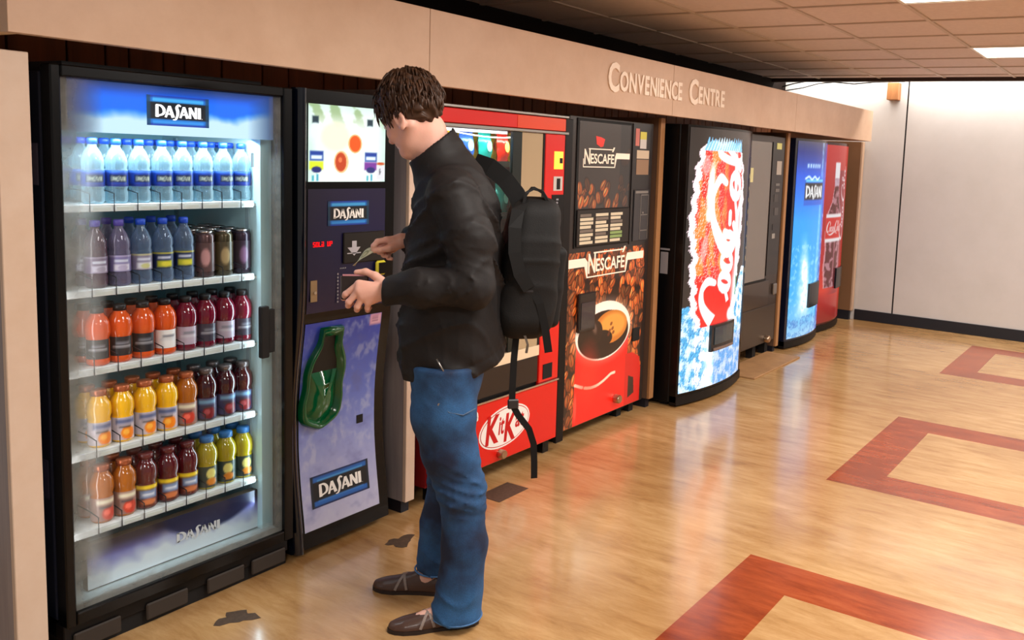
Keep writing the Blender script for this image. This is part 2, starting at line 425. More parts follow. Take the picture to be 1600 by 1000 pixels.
for k in range(-7, 17): gm.box(4.66+.6*(k-6)-.012, 4.66+.6*(k-6)+.012, -4.5, YB, CEIL_Z-.008, CEIL_Z) if -1.5 < 4.66+.6*(k-6) < 8.5 else None
for k in range(-9, 4): gm.box(-1.5, 8.55, 1.29+.615*k-.012, 1.29+.615*k+.012, CEIL_Z-.0085, CEIL_Z-.0005)
struct(gm.build('trim_1', mat('ceiling_grid', (196, 180, 166), .6)))
struct(MB().box(8.50, 8.56, -4.5, YB, CEIL_Z-.035, CEIL_Z+.05).build('trim_2', mat('dark_brown_edge', (52, 34, 26), .6)))
struct(MB().box(8.56, 8.98, -4.5, YB, 2.78, 2.82).build('trim_3', mat('cove_top', (225, 215, 200), .8)))
wallm = mat('wall_panel', (206, 202, 200), .38, spec=.4, mottle=((3, 3, 3), .3, (196, 192, 188)))
struct(MB().box(XW, XW+.1, 2.338, 3.8, 0, 2.80).build('wall_right', wallm))
struct(MB().box(XW, XW+.1, -4.5, 2.322, 0, 2.80).build('wall_right_panel', wallm))
struct(MB().box(XW+.004, XW+.1, 2.322, 2.338, 0, 2.80).build('trim_4', mat('joint_black', (22, 16, 16), .8)))
struct(MB().box(XW-.012, XW-.0005, -4.5, 2.72, .0, .112, .003).build('baseboard_right', mat('baseboard_rubber', (24, 26, 34), .45)))
# timber block under the ceiling edge
o = MB().box(8.78, 8.879, 2.405, 2.52, 2.27, 2.44, .004).build('wooden_block', mat('raw_wood', (176, 118, 70), .6, mottle=((40, 40, 4), .2, (140, 88, 50))))
tag(o, 'small raw wooden block fixed high on the far wall under the ceiling edge', 'block')
cb = MB(); cb.tube([(8.80, 3.66, 2.40), (8.72, 3.5, 2.425), (8.6, 3.3, 2.44), (8.56, 3.0, 2.425), (8.6, 2.8, 2.41), (8.62, 2.6, 2.43), (8.6, 2.3, 2.432)], .007, 6)
cb.tube([(8.84, 3.66, 2.36), (8.8, 3.42, 2.39), (8.66, 3.2, 2.42), (8.57, 2.95, 2.43)], .006, 6)
tag(cb.build('ceiling_cable', mat('cable_black', (18, 14, 14), .6), smooth=True), 'black cables sagging along the ceiling edge above the fascia corner', 'cable')
# back wall of the niche: vertical timber boards
plank = mat('dark_planks', (128, 70, 32), .6, mottle=((18, 18, 1.2), .25, (88, 46, 20)))
bk = MB(); x = .9; rnd = random.Random(5)
while x < XW:
    wd = rnd.choice([.09, .14, .17, .2, .12]); bk.box(x+.004, x+wd-.004, YB, YB+.03, 0, 2.08, .003); x += wd
struct(bk.build('wall_back', plank))
struct(MB().box(.9, XW, YB+.025, YB+.06, 0, 2.8).build('trim_5', mat('gap_dark', (16, 8, 6), .9)))
struct(MB().box(.9, XW-.001, YB-.004, YB+.024, 2.081, 2.8).build('wall_back_upper', mat('unlit_wall_shade', (26, 18, 15), .85, spec=.1)))  # unlit wall above the fascia, its shade put into the dark colour
# fascia
fas = mat('fascia_laminate', (212, 180, 154), .42, spec=.4, mottle=((5, 5, 5), .22, (198, 163, 136)))
ZF0, ZF1 = 1.848, 2.146
n = 6
for x0, x1 in ((1.122, 2.600), (2.603, 4.590), (4.593, 6.58), (6.583, 8.60)):
    struct(MB().box(x0, x1, 2.60, 2.64, ZF0-.003*(x0 < 2), ZF1, .001).build('trim_%d' % n, fas)); n += 1
struct(MB().box(1.122, 1.16, 2.641, YB, ZF0-.003, ZF1).build('trim_10', mat('fascia_end', (222, 190, 150), .45)))
struct(MB().box(8.60, 8.64, 2.602, YB, ZF0, ZF1).build('trim_11', fas))
# upright panels between the machines
beige = mat('upright_front', (222, 200, 182), .45, mottle=((6, 6, 6), .22, (212, 186, 164)))
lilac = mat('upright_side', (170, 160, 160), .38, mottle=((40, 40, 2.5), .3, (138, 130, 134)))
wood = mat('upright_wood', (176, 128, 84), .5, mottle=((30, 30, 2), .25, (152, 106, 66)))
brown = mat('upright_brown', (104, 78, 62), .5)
plin = mat('plinth_black', (20, 22, 34), .5)
def upright(x0, x1, z0, z1, face, side, label, fdepth=.02, y0=2.735):
    e = empty('upright_panel', (x0, y0, 0), label, 'panel', None)
    MB().box(0, x1-x0, .0, fdepth, z0, z1, .002).build('front_edge', face, e)
    MB().box(.0005, x1-x0-.0005, fdepth+.0005, YB-y0-.002, z0, z1).build('side_board', side, e)
    MB().box(.004, x1-x0-.004, .03, YB-y0-.01, 0, z0-.001).build('plinth', plin, e)
    return e
upright(1.132, 1.212, .10, 1.806, beige, lilac, 'beige upright panel at the left edge beside the glass-door cooler', y0=2.70)
upright(2.632, 2.685, .055, 1.83, beige, lilac, 'grey and beige upright panel between the bottled-water vendor and the red snack machine')
upright(4.700, 4.752, .06, 1.84, wood, brown, 'light wood upright panel between the coffee machine and the glowing soda can machine')
upright(6.805, 6.858, .05, 1.845, wood, brown, 'thin wood upright panel between the dark snack machine and the blue water machine', y0=2.745)
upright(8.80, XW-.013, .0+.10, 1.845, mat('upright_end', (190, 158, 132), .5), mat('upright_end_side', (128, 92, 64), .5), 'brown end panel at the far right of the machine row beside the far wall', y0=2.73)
# ceiling luminaires
frame_w = mat('luminaire_frame', (225, 220, 210), .5); glowp = mat('luminaire_diffuser', (255, 250, 240), .5, emit=(255, 244, 226), es=6)
for i, (lx, ly) in enumerate(LAMPS[:2]+[LAMPS[2]]):
    e = empty('ceiling_light', (lx, ly, CEIL_Z), ['square-edged glowing ceiling light panel nearest the far wall', 'glowing ceiling light panel cut by the top edge of the photo', 'ceiling light panel above the near end of the corridor'][i], 'ceiling light', 'ceiling light panels')
    f = MB(); f.box(0, .6, 0, .02, -.012, 0).box(0, .6, 1.2, 1.22, -.012, 0).box(0, .02, .02, 1.2, -.012, 0).box(.58, .6, .02, 1.2, -.012, 0)
    f.build('frame', frame_w, e); MB().box(.02, .58, .02, 1.2, -.008, -.001).build('diffuser', glowp, e)
# convenience centre lettering
sg = empty('fascia_sign', (3.885, 2.599, 1.948), 'white raised capital lettering reading CONVENIENCE CENTRE on the beige fascia', 'sign')
lm = mat('letter_white', (246, 226, 206), .4, emit=(246, 226, 206), es=.0)
def letters(word, x0, x1, hb, hs):
    ws = []
    for i, ch in enumerate(word):
        v, f = text_geo(ch, .028); hh = hb if i == 0 else hs; ws.append((v[:, 0].max())/.72*hh+.012)
    k = (x1-x0)/sum(ws); x = x0
    for i, (ch, wd) in enumerate(zip(word, ws)):
        hh = hb if i == 0 else hs
        text_front('letter', ch, x, 0 if i else -.008, (wd-.012)*k, hh, -.006, lm, sg, bold=.028, th=.0055); x += wd*k
letters('CONVENIENCE', .0, .815, .150, .103); letters('CENTRE', .90, 1.40, .150, .103)
# worn patches and boards on the floor
def blob(name, cx, cy, rx, ry, label, seed, m, ang=0, h=.0012):
    r = random.Random(seed); n = 22; vs = []
    rr = [1+.28*math.sin(3*a+seed)+.12*math.sin(7*a+seed*2)+r.uniform(-.06, .06) for a in [2*math.pi*i/n for i in range(n)]]
    for z in (0.0002, h):
        for i in range(n):
            a = 2*math.pi*i/n; x, y = rx*rr[i]*math.cos(a), ry*rr[i]*math.sin(a); vs.append((x*math.cos(ang)-y*math.sin(ang), x*math.sin(ang)+y*math.cos(ang), z))
    me = MB().add(vs, [tuple(range(n))[::-1], tuple(range(n, 2*n))]+[(i, (i+1) % n, (i+1) % n+n, i+n) for i in range(n)])
    o = me.build(name, m); o.location = (cx, cy, 0); tag(o, label, 'floor patch'); return o
worn = mat('worn_floor', (92, 72, 56), .55, mottle=((60, 60, 60), .25, (60, 46, 36)))
blob('worn_floor_patch', 1.716, 2.561, .062, .04, 'dark worn spot on the floor in front of the glass-door cooler', 3, worn, -.6)
blob('worn_floor_patch', 2.44, 2.556, .06, .042, 'dark worn spot on the floor in front of the bottled-water vendor', 8, worn, .2)
o = MB().box(2.98, 3.19, 2.50, 2.63, .0002, .0015).build('floor_cover_plate', worn); tag(o, 'dark square cover plate in the floor before the red snack machine', 'floor plate')
o = MB().box(5.83, 6.75, 2.50, 2.80, .0, .012, .003).build('floor_board', mat('board_tan', (178, 136, 92), .6, mottle=((9, 9, 9), .25, (150, 110, 72)))); tag(o, 'tan board lying on the floor in front of the dark snack machine', 'board')

# ================================================================== the machines
black = mat('black_gloss', (9, 8, 9), .2, spec=.35); blackm = mat('black_satin', (15, 13, 14), .45, spec=.3); navy = mat('cooler_side_navy', (16, 24, 44), .3, coat=.3)
chrome = mat('chrome', (210, 205, 200), .18, 1); silver = mat('silver', (170, 165, 160), .3, 1); darkm = mat('matt_dark', (12, 12, 14), .7)
redm = mat('vending_red', (222, 22, 14), .28, coat=.4); whitem = mat('white_plastic', (232, 236, 236), .4); white_ink = mat('white_ink', (250, 250, 248), .45)
green = mat('green_plastic', (0, 92, 52), .18, coat=.5); stickw = mat('sticker_paper', (205, 200, 196), .5); pinkst = mat('pink_sticker', (225, 160, 190), .5)
lit_white = mat('lit_white', (255, 255, 255), .4, emit=(255, 255, 255), es=1.5)
def glass_mat(name, frost=None, tint=(1, 1, 1), refl=1.):
    m = bpy.data.materials.new(name); m.use_nodes = True; nt = m.node_tree; N = nt.nodes.new; K = nt.links.new
    nt.nodes.remove(nt.nodes['Principled BSDF']); out = nt.nodes['Material Output']
    tr = N('ShaderNodeBsdfTransparent'); tr.inputs[0].default_value = tint+(1,); gl = N('ShaderNodeBsdfGlossy'); gl.inputs['Roughness'].default_value = .03
    fr = N('ShaderNodeFresnel'); ge = N('ShaderNodeNewGeometry'); io = N('ShaderNodeMapRange'); io.inputs[3].default_value = 1.35; io.inputs[4].default_value = 1/1.35; K(ge.outputs['Backfacing'], io.inputs[0]); K(io.outputs[0], fr.inputs[0]); ml = N('ShaderNodeMath'); ml.operation = 'MULTIPLY'; ml.inputs[1].default_value = refl; K(fr.outputs[0], ml.inputs[0])
    mx = N('ShaderNodeMixShader'); K(ml.outputs[0], mx.inputs[0]); K(tr.outputs[0], mx.inputs[1]); K(gl.outputs[0], mx.inputs[2]); last = mx.outputs[0]
    if frost:   # condensation towards the edges of the pane: (x0,x1,z0,z1,width,max, width_right)
        x0, x1, z0, z1, wd, am, wr = frost
        tc = N('ShaderNodeTexCoord'); sp = N('ShaderNodeSeparateXYZ'); K(tc.outputs['Object'], sp.inputs[0])
        def rng(src, a, b):
            r = N('ShaderNodeMapRange'); r.inputs[1].default_value = a; r.inputs[2].default_value = b; r.inputs[3].default_value = 1; r.inputs[4].default_value = 0; K(src, r.inputs[0]); return r.outputs[0]
        ds = [rng(sp.outputs[0], x0, x0+wd), rng(sp.outputs[0], x1, x1-wr), rng(sp.outputs[2], z0, z0+wd*.45)]
        cur = ds[0]
        for d in ds[1:]:
            q = N('ShaderNodeMath'); q.operation = 'MAXIMUM'; K(cur, q.inputs[0]); K(d, q.inputs[1]); cur = q.outputs[0]
        nz = N('ShaderNodeTexNoise'); nz.inputs['Scale'].default_value = 14; nz.inputs['Detail'].default_value = 6; K(tc.outputs['Object'], nz.inputs[0])
        a = N('ShaderNodeMath'); a.operation = 'MULTIPLY'; K(cur, a.inputs[0]); K(nz.outputs[0], a.inputs[1])
        b = N('ShaderNodeMath'); b.operation = 'MULTIPLY'; b.inputs[1].default_value = am*2; b.use_clamp = True; K(a.outputs[0], b.inputs[0])
        df = N('ShaderNodeBsdfTranslucent'); df.inputs[0].default_value = (.5, .52, .5, 1); d2 = N('ShaderNodeBsdfDiffuse'); d2.inputs[0].default_value = (.34, .33, .29, 1)
        ad = N('ShaderNodeMixShader'); ad.inputs[0].default_value = .5; K(df.outputs[0], ad.inputs[1]); K(d2.outputs[0], ad.inputs[2])
        m2 = N('ShaderNodeMixShader'); K(b.outputs[0], m2.inputs[0]); K(last, m2.inputs[1]); K(ad.outputs[0], m2.inputs[2]); last = m2.outputs[0]
    K(last, out.inputs[0]); return m
def dasani_badge(parent, x0, x1, z0, z1, yf, lit=False, rise=0.):
    """black badge with blue bands above and below and white lettering"""
    c = Canvas(x0, x1, z0, z1, 80, 40, (8, 18, 28)); H = z1-z0; Wd = x1-x0
    cen = z0+H/2; v = np.abs(c.V-cen)/(H/2)
    c.put((v-.52)*12, (20, 110, 200)); c.put((v-.80)*10, (14, 40, 150), .8)
    side = np.minimum(c.U-x0, x1-c.U)/Wd; c.put((.07-side)*40, (10, 60, 90), .8)
    top = (c.V > cen+H*.28) & (side > .1); c.put(top.astype(float)*np.exp(-((c.V-(cen+H*.36))/(H*.07))**2), (90, 200, 250), .7)
    c.put((side > .1)*np.exp(-((c.V-(cen-H*.38))/(H*.06))**2), (70, 170, 240), .6)
    b = c.build('badge', BACKLIT if lit else PRINT, parent, yf)
    strokes_front('lettering', DAS, x0+Wd*.13, cen-H*.21, H*.42, Wd*.76, yf-.0008, lit_white if lit else white_ink, b)
    return b

# ---------------------------------------------------------- 1. glass-door cooler
CO = empty('glass_door_cooler', (1.655, 2.75, 0), 'black glass-door drinks cooler with lit blue header, full of bottles, at the left end', 'drinks cooler')
def L(o): return o
CX0, CX1 = 1.272, 2.058      # outer X
def bx(name, a, m, parent=CO, b=0., org=(1.655, 2.75, 0)):
    return MB().box(a[0]-org[0], a[1]-org[0], a[2]-org[1], a[3]-org[1], a[4]-org[2], a[5]-org[2], b).build(name, m, parent)
bx('side_panel', (CX0, CX0+.04, 2.782, 3.45, .12, 1.765), navy, b=.004)
bx('side_panel', (CX1-.03, CX1, 2.782, 3.45, .12, 1.765), black, b=.004)
bx('top_panel', (CX0+.041, CX1-.031, 2.782, 3.45, 1.735, 1.765), black)
bx('interior_back', (CX0+.041, CX1-.031, 3.40, 3.45, .12, 1.734), mat('cooler_inside', (150, 205, 220), .4))
bx('interior_floor', (CX0+.041, CX1-.031, 2.782, 3.399, .12, .15), mat('cooler_inside_floor', (170, 190, 195), .4))
ins = mat('cooler_inside_wall', (190, 225, 232), .35)
bx('interior_wall', (CX0+.041, CX0+.055, 2.80, 3.399, .151, 1.734), ins); bx('interior_wall', (CX1-.075, CX1-.031, 2.80, 3.399, .151, 1.734), ins)
df = MB(); ox, oy = 1.655, 2.75
for a in ((CX0, CX0+.028, .11, 1.785), (CX1-.036, CX1, .11, 1.785)): df.box(a[0]-ox, a[1]-ox, 2.72-oy, 2.775-oy, a[2], a[3], .004)
df.box(CX0+.029-ox, CX1-.037-ox, 2.7205-oy, 2.775-oy, 1.752, 1.785, .004); df.box(CX0+.029-ox, CX1-.037-ox, 2.7205-oy, 2.775-oy, .11, .15, .004)
door = df.build('door_frame', black, CO)
gx0, gx1, gz0, gz1 = CX0+.029-ox, CX1-.037-ox, .1505, 1.7515
MB().box(gx0, gx1, 2.738-oy, 2.744-oy, gz0, gz1).build('glass_pane', glass_mat('door_glass', (gx0, gx1, gz0, gz1, .12, .60, .05), (.97, .99, 1.), .55), door)
# handle
hb = MB().box(1.925-ox, 1.958-ox, 2.715-oy, 2.737-oy, .825, 1.012, .004); hb.box(1.958-ox, 1.985-ox, 2.722-oy, 2.737-oy, .84, .998, .003); hb.build('door_handle', darkm, door)
# lit header behind the glass
c = Canvas(CX0+.06-ox, CX1-.055-ox, 1.598, 1.75, 120, 30)
nz = c.noise(4, 3, 2); vv = (c.V-1.598)/.152
e_ = np.minimum(np.minimum(c.U-c.u[0], c.u[-1]-c.U)/.10, (1.75-c.V)/.03)
def mixc(a, b, t): return np.array(a)*(1-t[..., None])+np.array(b)*t[..., None]
t1 = np.clip((vv+.20*(nz-.5)-.10*np.abs(c.U/.35)**2-.28)/.18, 0, 1); t2 = np.clip((vv-.70)/.4, 0, 1)
c.C = mixc((196, 226, 242), (0, 104, 236), t1); c.C = c.C*(1-t2[..., None])+np.array((0, 40, 150))*t2[..., None]
c.put(1-np.clip(e_, 0, 1), (30, 50, 90), .85)
hd = c.build('lit_header', BACKLIT, CO, 2.755-oy)
dasani_badge(hd, 1.558-ox, 1.762-ox, 1.628, 1.722, 2.7535-oy, lit=True)
bx('header_box', (CX0+.057, CX1-.077, 2.757, 2.80, 1.60, 1.733), whitem)
area('cooler_tube_light', (0, 2.83-oy, 1.59), (.62, .05), 4.2, (.78, .93, 1.), (math.radians(18), 0, 0), CO)
l = area('cooler_side_light', (CX1-.085-ox, 2.81-oy, .9), (1.3, .03), 1.6, (.72, .92, 1.), (0, math.radians(90), 0), CO)
l = area('cooler_side_light', (CX0+.065-ox, 2.81-oy, .9), (1.3, .03), 1.2, (1., .93, .9), (0, math.radians(-90), 0), CO)
# shelves with price rails and dividers
SHELF = [1.366, 1.103, .856, .591, .340]
SX0, SX1 = 1.392, 1.975
shm = mat('shelf_wire_white', (226, 232, 232), .4); wire = mat('divider_wire', (30, 34, 40), .4)
rail_c = mat('price_rail', (205, 210, 210), .45)
stdm = mat('upright_standard', (150, 175, 185), .4)
for xx in (1.342, 1.977): bx('shelf_standard', (xx, xx+.012, 2.86, 2.88, .2, 1.59), stdm)
for xx in (1.342, 1.977): bx('shelf_standard', (xx, xx+.012, 3.30, 3.32, .2, 1.59), stdm)
dv_me = None; COLX = [1.455+.0718*i for i in range(8)]
for si, z in enumerate(SHELF):
    sh = bx('shelf', (1.335, 1.982, 2.835, 3.36, z, z+.012), shm)
    r = MB(); r.box(1.342-ox, 1.978-ox, 2.826-oy, 2.834-oy, z-.010, z+.013, .002)
    rl = r.build('price_rail', rail_c, sh)
    tg = MB()
    for i in range(8): tg.box(COLX[i]-.026-ox, COLX[i]+.026-ox, 2.8245-oy, 2.8258-oy, z-.005, z+.004)
    tg.build('price_ticket', mat('ticket', (196, 202, 196), .5), rl)
    for i in range(9):
        if dv_me is None:
            d = MB(); d.tube([(0, -.007, -.012), (0, -.007, .046), (0, .05, .054), (0, .4, .06)], .0020, 5); dv_me = d.mesh('divider'); dv_me.materials.append(wire)
        o = bpy.data.objects.new('divider', dv_me); COL.objects.link(o); o.parent = sh; o.location = (COLX[0]-.0359+.0718*i-ox, 2.829-oy, z)
# inner kick panel with logo
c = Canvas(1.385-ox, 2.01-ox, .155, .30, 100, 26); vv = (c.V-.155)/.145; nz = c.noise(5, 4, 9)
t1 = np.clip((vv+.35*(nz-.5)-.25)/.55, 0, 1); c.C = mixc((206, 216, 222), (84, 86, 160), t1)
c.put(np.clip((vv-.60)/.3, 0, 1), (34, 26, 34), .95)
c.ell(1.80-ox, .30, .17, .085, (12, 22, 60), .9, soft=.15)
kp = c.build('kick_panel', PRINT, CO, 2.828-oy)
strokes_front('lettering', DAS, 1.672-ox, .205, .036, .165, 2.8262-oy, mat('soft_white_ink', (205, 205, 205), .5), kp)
MB().box(1.386-ox, 2.0-ox, 2.83-oy, 2.86-oy, .152, .30).build('kick_box', mat('kick_box_brown', (70, 58, 46), .5), CO)
bx('toe_grille', (CX0+.004, CX1-.002, 2.752, 2.80, .055, .108), blackm, b=.003)
for x0 in (1.30, 1.52, 1.73, 1.9): MB().box(x0-ox, x0+.14-ox, 2.742-oy, 2.7515-oy, .02, .075, .004).build('grille_slat', mat('dusty_black', (52, 44, 38), .7), CO)
bx('base_plinth', (CX0+.01, CX1-.002, 2.765, 3.44, .0, .054), darkm)
bx('top_vent', (CX0+.07, CX1-.07, 2.80, 3.4, 1.766, 1.80), blackm)
bx('side_label', (CX0-.0012, CX0-.0002, 2.80, 2.84, 1.44, 1.56), mat('label_dim', (96, 92, 110), .5)); bx('side_label', (CX0-.0012, CX0-.0002, 2.80, 2.83, .50, .62), mat('label_dim2', (60, 58, 84), .5))
bx('lock', (1.955, 1.966, 2.81, 2.814, 1.50, 1.55), mat('lock_grey', (110, 120, 125), .4))

# ---------------------------------------------------------- 2. bottled-water vendor
VX0, VX1 = 2.078, 2.55; vo = (2.31, 2.75, 0)
VE = empty('bottle_vending_machine', vo, 'narrow curved blue and black bottled-water vending machine with green bottle-shaped opening', 'vending machine')
def vb(name, a, m, parent=VE, b=0.): return bx(name, a, m, parent, b, vo)
vz = [0., .10, .32, .52, .72, .90, .96, 1.79]; vy = [2.735, 2.747, 2.78, 2.79, 2.776, 2.745, 2.735, 2.728]
def vprof(z): return np.interp(z, np.linspace(0, 1.79, 60), np.interp(np.linspace(0, 1.79, 60), vz, vy))
_zz = np.linspace(.03, 1.79, 60); _yy = np.convolve(np.pad(np.interp(_zz, vz, vy), 4, 'edge'), np.ones(9)/9, 'valid')
def vprof(z): return np.interp(z, _zz, _yy)
vb('cabinet', (VX0+.01, VX1-.005, 2.83, 3.55, .04, 1.78), black, b=.006)
vb('base_plinth', (VX0+.03, VX1-.03, 2.80, 3.5, 0, .039), darkm)
def profile_slab(name, x0, x1, z0, z1, dy, m, parent=VE, back=.075, nz=40):
    zs = np.linspace(z0, z1, nz); mb = MB(); vs = []
    for z in zs: vs += [(x0-vo[0], vprof(z)+dy-vo[1], z), (x1-vo[0], vprof(z)+dy-vo[1], z), (x1-vo[0], 2.829-vo[1], z), (x0-vo[0], 2.829-vo[1], z)]
    fs = [(4*i+k, 4*i+(k+1) % 4, 4*i+4+(k+1) % 4, 4*i+4+k) for i in range(nz-1) for k in range(4)]+[(3, 2, 1, 0), tuple(4*(nz-1)+k for k in range(4))]
    return mb.add(vs, fs).build(name, m, parent, smooth=False)
profile_slab('front_body', 2.118, 2.545, .03, 1.79, 0, black)
# rounded glossy left column
zs = np.linspace(.03, 1.79, 30); vs = []; nn = 12
for z in zs:
    for k in range(nn+1):
        a = math.pi*(1-k/nn); vs.append((2.095+.024*math.cos(a)-vo[0], vprof(z)-.0-.05*math.sin(a)*.9-vo[1]+.02, z))
mb = MB().add(vs, [(i*(nn+1)+k, i*(nn+1)+k+1, (i+1)*(nn+1)+k+1, (i+1)*(nn+1)+k) for i in range(29) for k in range(nn)])
me = mb.mesh('edge_column'); link('edge_column', me, mat('edge_gloss', (8, 13, 26), .12, coat=.6), VE, True)
# display window
def vcan(x0, x1, z0, z1, nu, nv): return Canvas(x0-vo[0], x1-vo[0], z0, z1, nu, nv)
vpf = lambda d: (lambda U, V: vprof(V)+d-vo[1])
c = vcan(2.128, 2.492, 1.452, 1.738, 90, 80); c.C[:] = (236, 246, 240); nz = c.noise(7, 7, 3)
e_ = np.minimum(np.minimum(c.U-c.u[0], c.u[-1]-c.U), np.minimum(c.V-c.v[0]+.06, c.v[-1]-c.V))
c.put(np.clip(1-e_/.05, 0, 1)*(.4+.6*nz), (176, 214, 200), .8); c.put(np.clip((nz-.55)*6, 0, 1)*np.clip((c.V-1.65)/.06, 0, 1), (120, 150, 80), .6)
x0_ = -vo[0]
c.ell(2.25+x0_, 1.62, .07, .055, (250, 240, 200), .8, soft=.4)
c.ell(2.342+x0_, 1.598, .033, .036, (250, 180, 110)).ell(2.342+x0_, 1.598, .027, .031, (232, 84, 14)).ell(2.277+x0_, 1.527, .034, .042, (250, 190, 130)).ell(2.275+x0_, 1.527, .026, .036, (190, 62, 20)).ell(2.272+x0_, 1.535, .008, .01, (240, 120, 70))
for xx, cc in ((2.165, (214, 226, 40)), (2.42, (120, 50, 150))):
    x = xx+x0_; c.rect(x-.03, x+.03, 1.53, 1.566, (20, 60, 150)).rect(x-.024, x+.024, 1.536, 1.550, (225, 240, 250)).rect(x-.032, x+.03, 1.497, 1.528, cc); c.ell(x, 1.497, .022, .012, (30, 40, 110))
    c.rect(x-.02, x-.012, 1.455, 1.475, (30, 160, 180)).rect(x+.0, x+.008, 1.455, 1.48, (30, 150, 180))
    c.rect(x-.020, x+.008, 1.668, 1.694, (26, 52, 64)); c.ell(x-.006, 1.64, .022, .03, (225, 238, 240), .8, soft=.3)
c.rect(2.449+x0_, 2.492+x0_, 1.46, 1.515, (220, 220, 225)); c.ell(2.47+x0_, 1.523, .02, .006, (200, 80, 30)); c.strokes([stroke([(0, 0), (.3, .5), (0, .4), (.1, 1)], .2)], [[.014, 0, 2.465+x0_], [0, .02, 1.482]], (20, 20, 40), .014)
c.build('display_window', BACKLIT, VE, yfun=vpf(-.0025))
# control panel
c = vcan(2.128, 2.497, .955, 1.425, 70, 80); c.C[:] = (7, 7, 62); c.put(np.clip((c.V-1.2)/.2, 0, 1), (16, 6, 54))
cp = c.build('control_panel', PRINT, VE, yfun=vpf(-.0020))
dasani_badge(cp, 2.216+x0_, 2.412+x0_, 1.284, 1.378, vprof(1.33)-.004-vo[1])
vb('bill_validator', (2.287, 2.49, 2.722, 2.7335, 1.135, 1.255), mat('validator_black', (20, 17, 16), .4), b=.003)
m_ = MB(); q = [(2.325, 1.222), (2.347, 1.222), (2.347, 1.197), (2.366, 1.197), (2.336, 1.163), (2.303, 1.197), (2.325, 1.197)]
m_.poly([(a-vo[0], b) for a, b in q], 2.7212-vo[1], 2.7218-vo[1]); m_.box(2.302-vo[0], 2.368-vo[0], 2.7212-vo[1], 2.7218-vo[1], 1.172, 1.176); m_.build('validator_arrow', mat('arrow_grey', (190, 190, 200), .5), VE)
led = mat('led_red', (160, 0, 10), .4, emit=(255, 14, 20), es=1.4)
m_ = MB()
def seg(mb, x, z, s, segs, y):
    t = .0026*s; g = {'a': (0, 2, 1, 2), 'b': (1, 1, 1, 2), 'c': (1, 0, 1, 1), 'd': (0, 0, 1, 0), 'e': (0, 0, 0, 1), 'f': (0, 1, 0, 2), 'g': (0, 1, 1, 1)}
    for k in segs:
        a = g[k]; mb.box(x+a[0]*.007*s-t/2, x+a[2]*.007*s+t/2, y, y+.001, z+a[1]*.0075*s-t/2, z+a[3]*.0075*s+t/2)
for i, ch in enumerate(['acdfg', 'abcdef', 'def', 'abcdeg', '', 'bcdef', 'abefg']):
    seg(m_, 2.152+i*.0128-vo[0], 1.209, 1.05, ch, vprof(1.21)-.0042-vo[1])
m_.build('led_readout', led, VE)
vb('coin_plate', (2.140, 2.170, 2.729, 2.7325, 1.0, 1.082), mat('brass_plate', (170, 150, 120), .35, .7), b=.001)
m_ = MB().lathe([(.006, -.006), (.0055, 0)], 2.158-vo[0], vprof(1.03)-.006-vo[1], 12, 'y', 1.035); m_.build('coin_lock', chrome, VE)
m_ = MB()
for i in range(9): m_.box(2.262-vo[0], 2.268-vo[0], 2.7295-vo[1], 2.731-vo[1], .985+i*.0135, .992+i*.0135)
for i in range(4): m_.box(2.275+i*.008-vo[0], 2.279+i*.008-vo[0], 2.7295-vo[1], 2.731-vo[1], 1.115, 1.120)
m_.build('price_marks', mat('mark_grey', (150, 150, 160), .5), VE)
# card reader with yellow surround
m_ = MB(); m_.box(2.444-vo[0], 2.494-vo[0], 2.712-vo[1], 2.7315-vo[1], 1.075, 1.134, .008); rd = m_.build('card_reader', mat('reader_yellow', (226, 216, 60), .4), VE)
MB().box(2.451-vo[0], 2.487-vo[0], 2.7095-vo[1], 2.7118-vo[1], 1.082, 1.127, .001).build('reader_window', black, rd)
# lower printed panel
c = vcan(2.128, 2.497, .095, .915, 80, 160); nz = c.noise(6, 6, 11, 5); nz2 = c.noise(20, 14, 4, 3)
c.grad([(.095, (192, 194, 224)), (.35, (158, 168, 222)), (.62, (98, 122, 216)), (.9, (40, 66, 186))])
c.put(np.clip((nz-.5)*3, 0, 1)*np.clip((nz2-.35)*3, 0, 1), (205, 212, 232), .45); c.put(np.clip((.45-nz)*3, 0, 1), (96, 104, 170), .4)
c.rect(2.438+x0_, 2.497+x0_, .868, .915, (214, 158, 190)); c.rect(2.447+x0_, 2.488+x0_, .876, .906, (232, 196, 214))
for zz in (.902, .893, .884): c.rect(2.45+x0_, 2.48+x0_, zz-.0015, zz+.0015, (140, 70, 120))
lp = c.build('lower_panel', PRINT, VE, yfun=vpf(-.0025))
vb('key_slot', (2.405, 2.436, 2.781, 2.788, .458, .492), darkm)
# tilted badge on the lower panel
b_ = MB(); 
cc = Canvas(2.17+x0_, 2.452+x0_, .175, .30, 90, 44, (8, 22, 34)); v = np.abs(cc.V-.2375)/.0625; cc.put((v-.55)*12, (26, 100, 190)); cc.put((v-.85)*12, (14, 40, 90)); sd_ = np.minimum(cc.U-cc.u[0], cc.u[-1]-cc.U); cc.put((.014-sd_)*160, (12, 34, 52)); cc.put((sd_ > .03)*np.exp(-((cc.V-.279)/.004)**2), (80, 170, 230), .8); cc.put((sd_ > .03)*np.exp(-((cc.V-.198)/.004)**2), (60, 130, 210), .8)
bd = cc.build('badge', PRINT, VE, yfun=vpf(-.0042)); strokes_front('lettering', DAS, 2.205+x0_, .213, .052, .215, 0, white_ink, bd, yfun=lambda x, z: float(vprof(z))-.0052-vo[1])
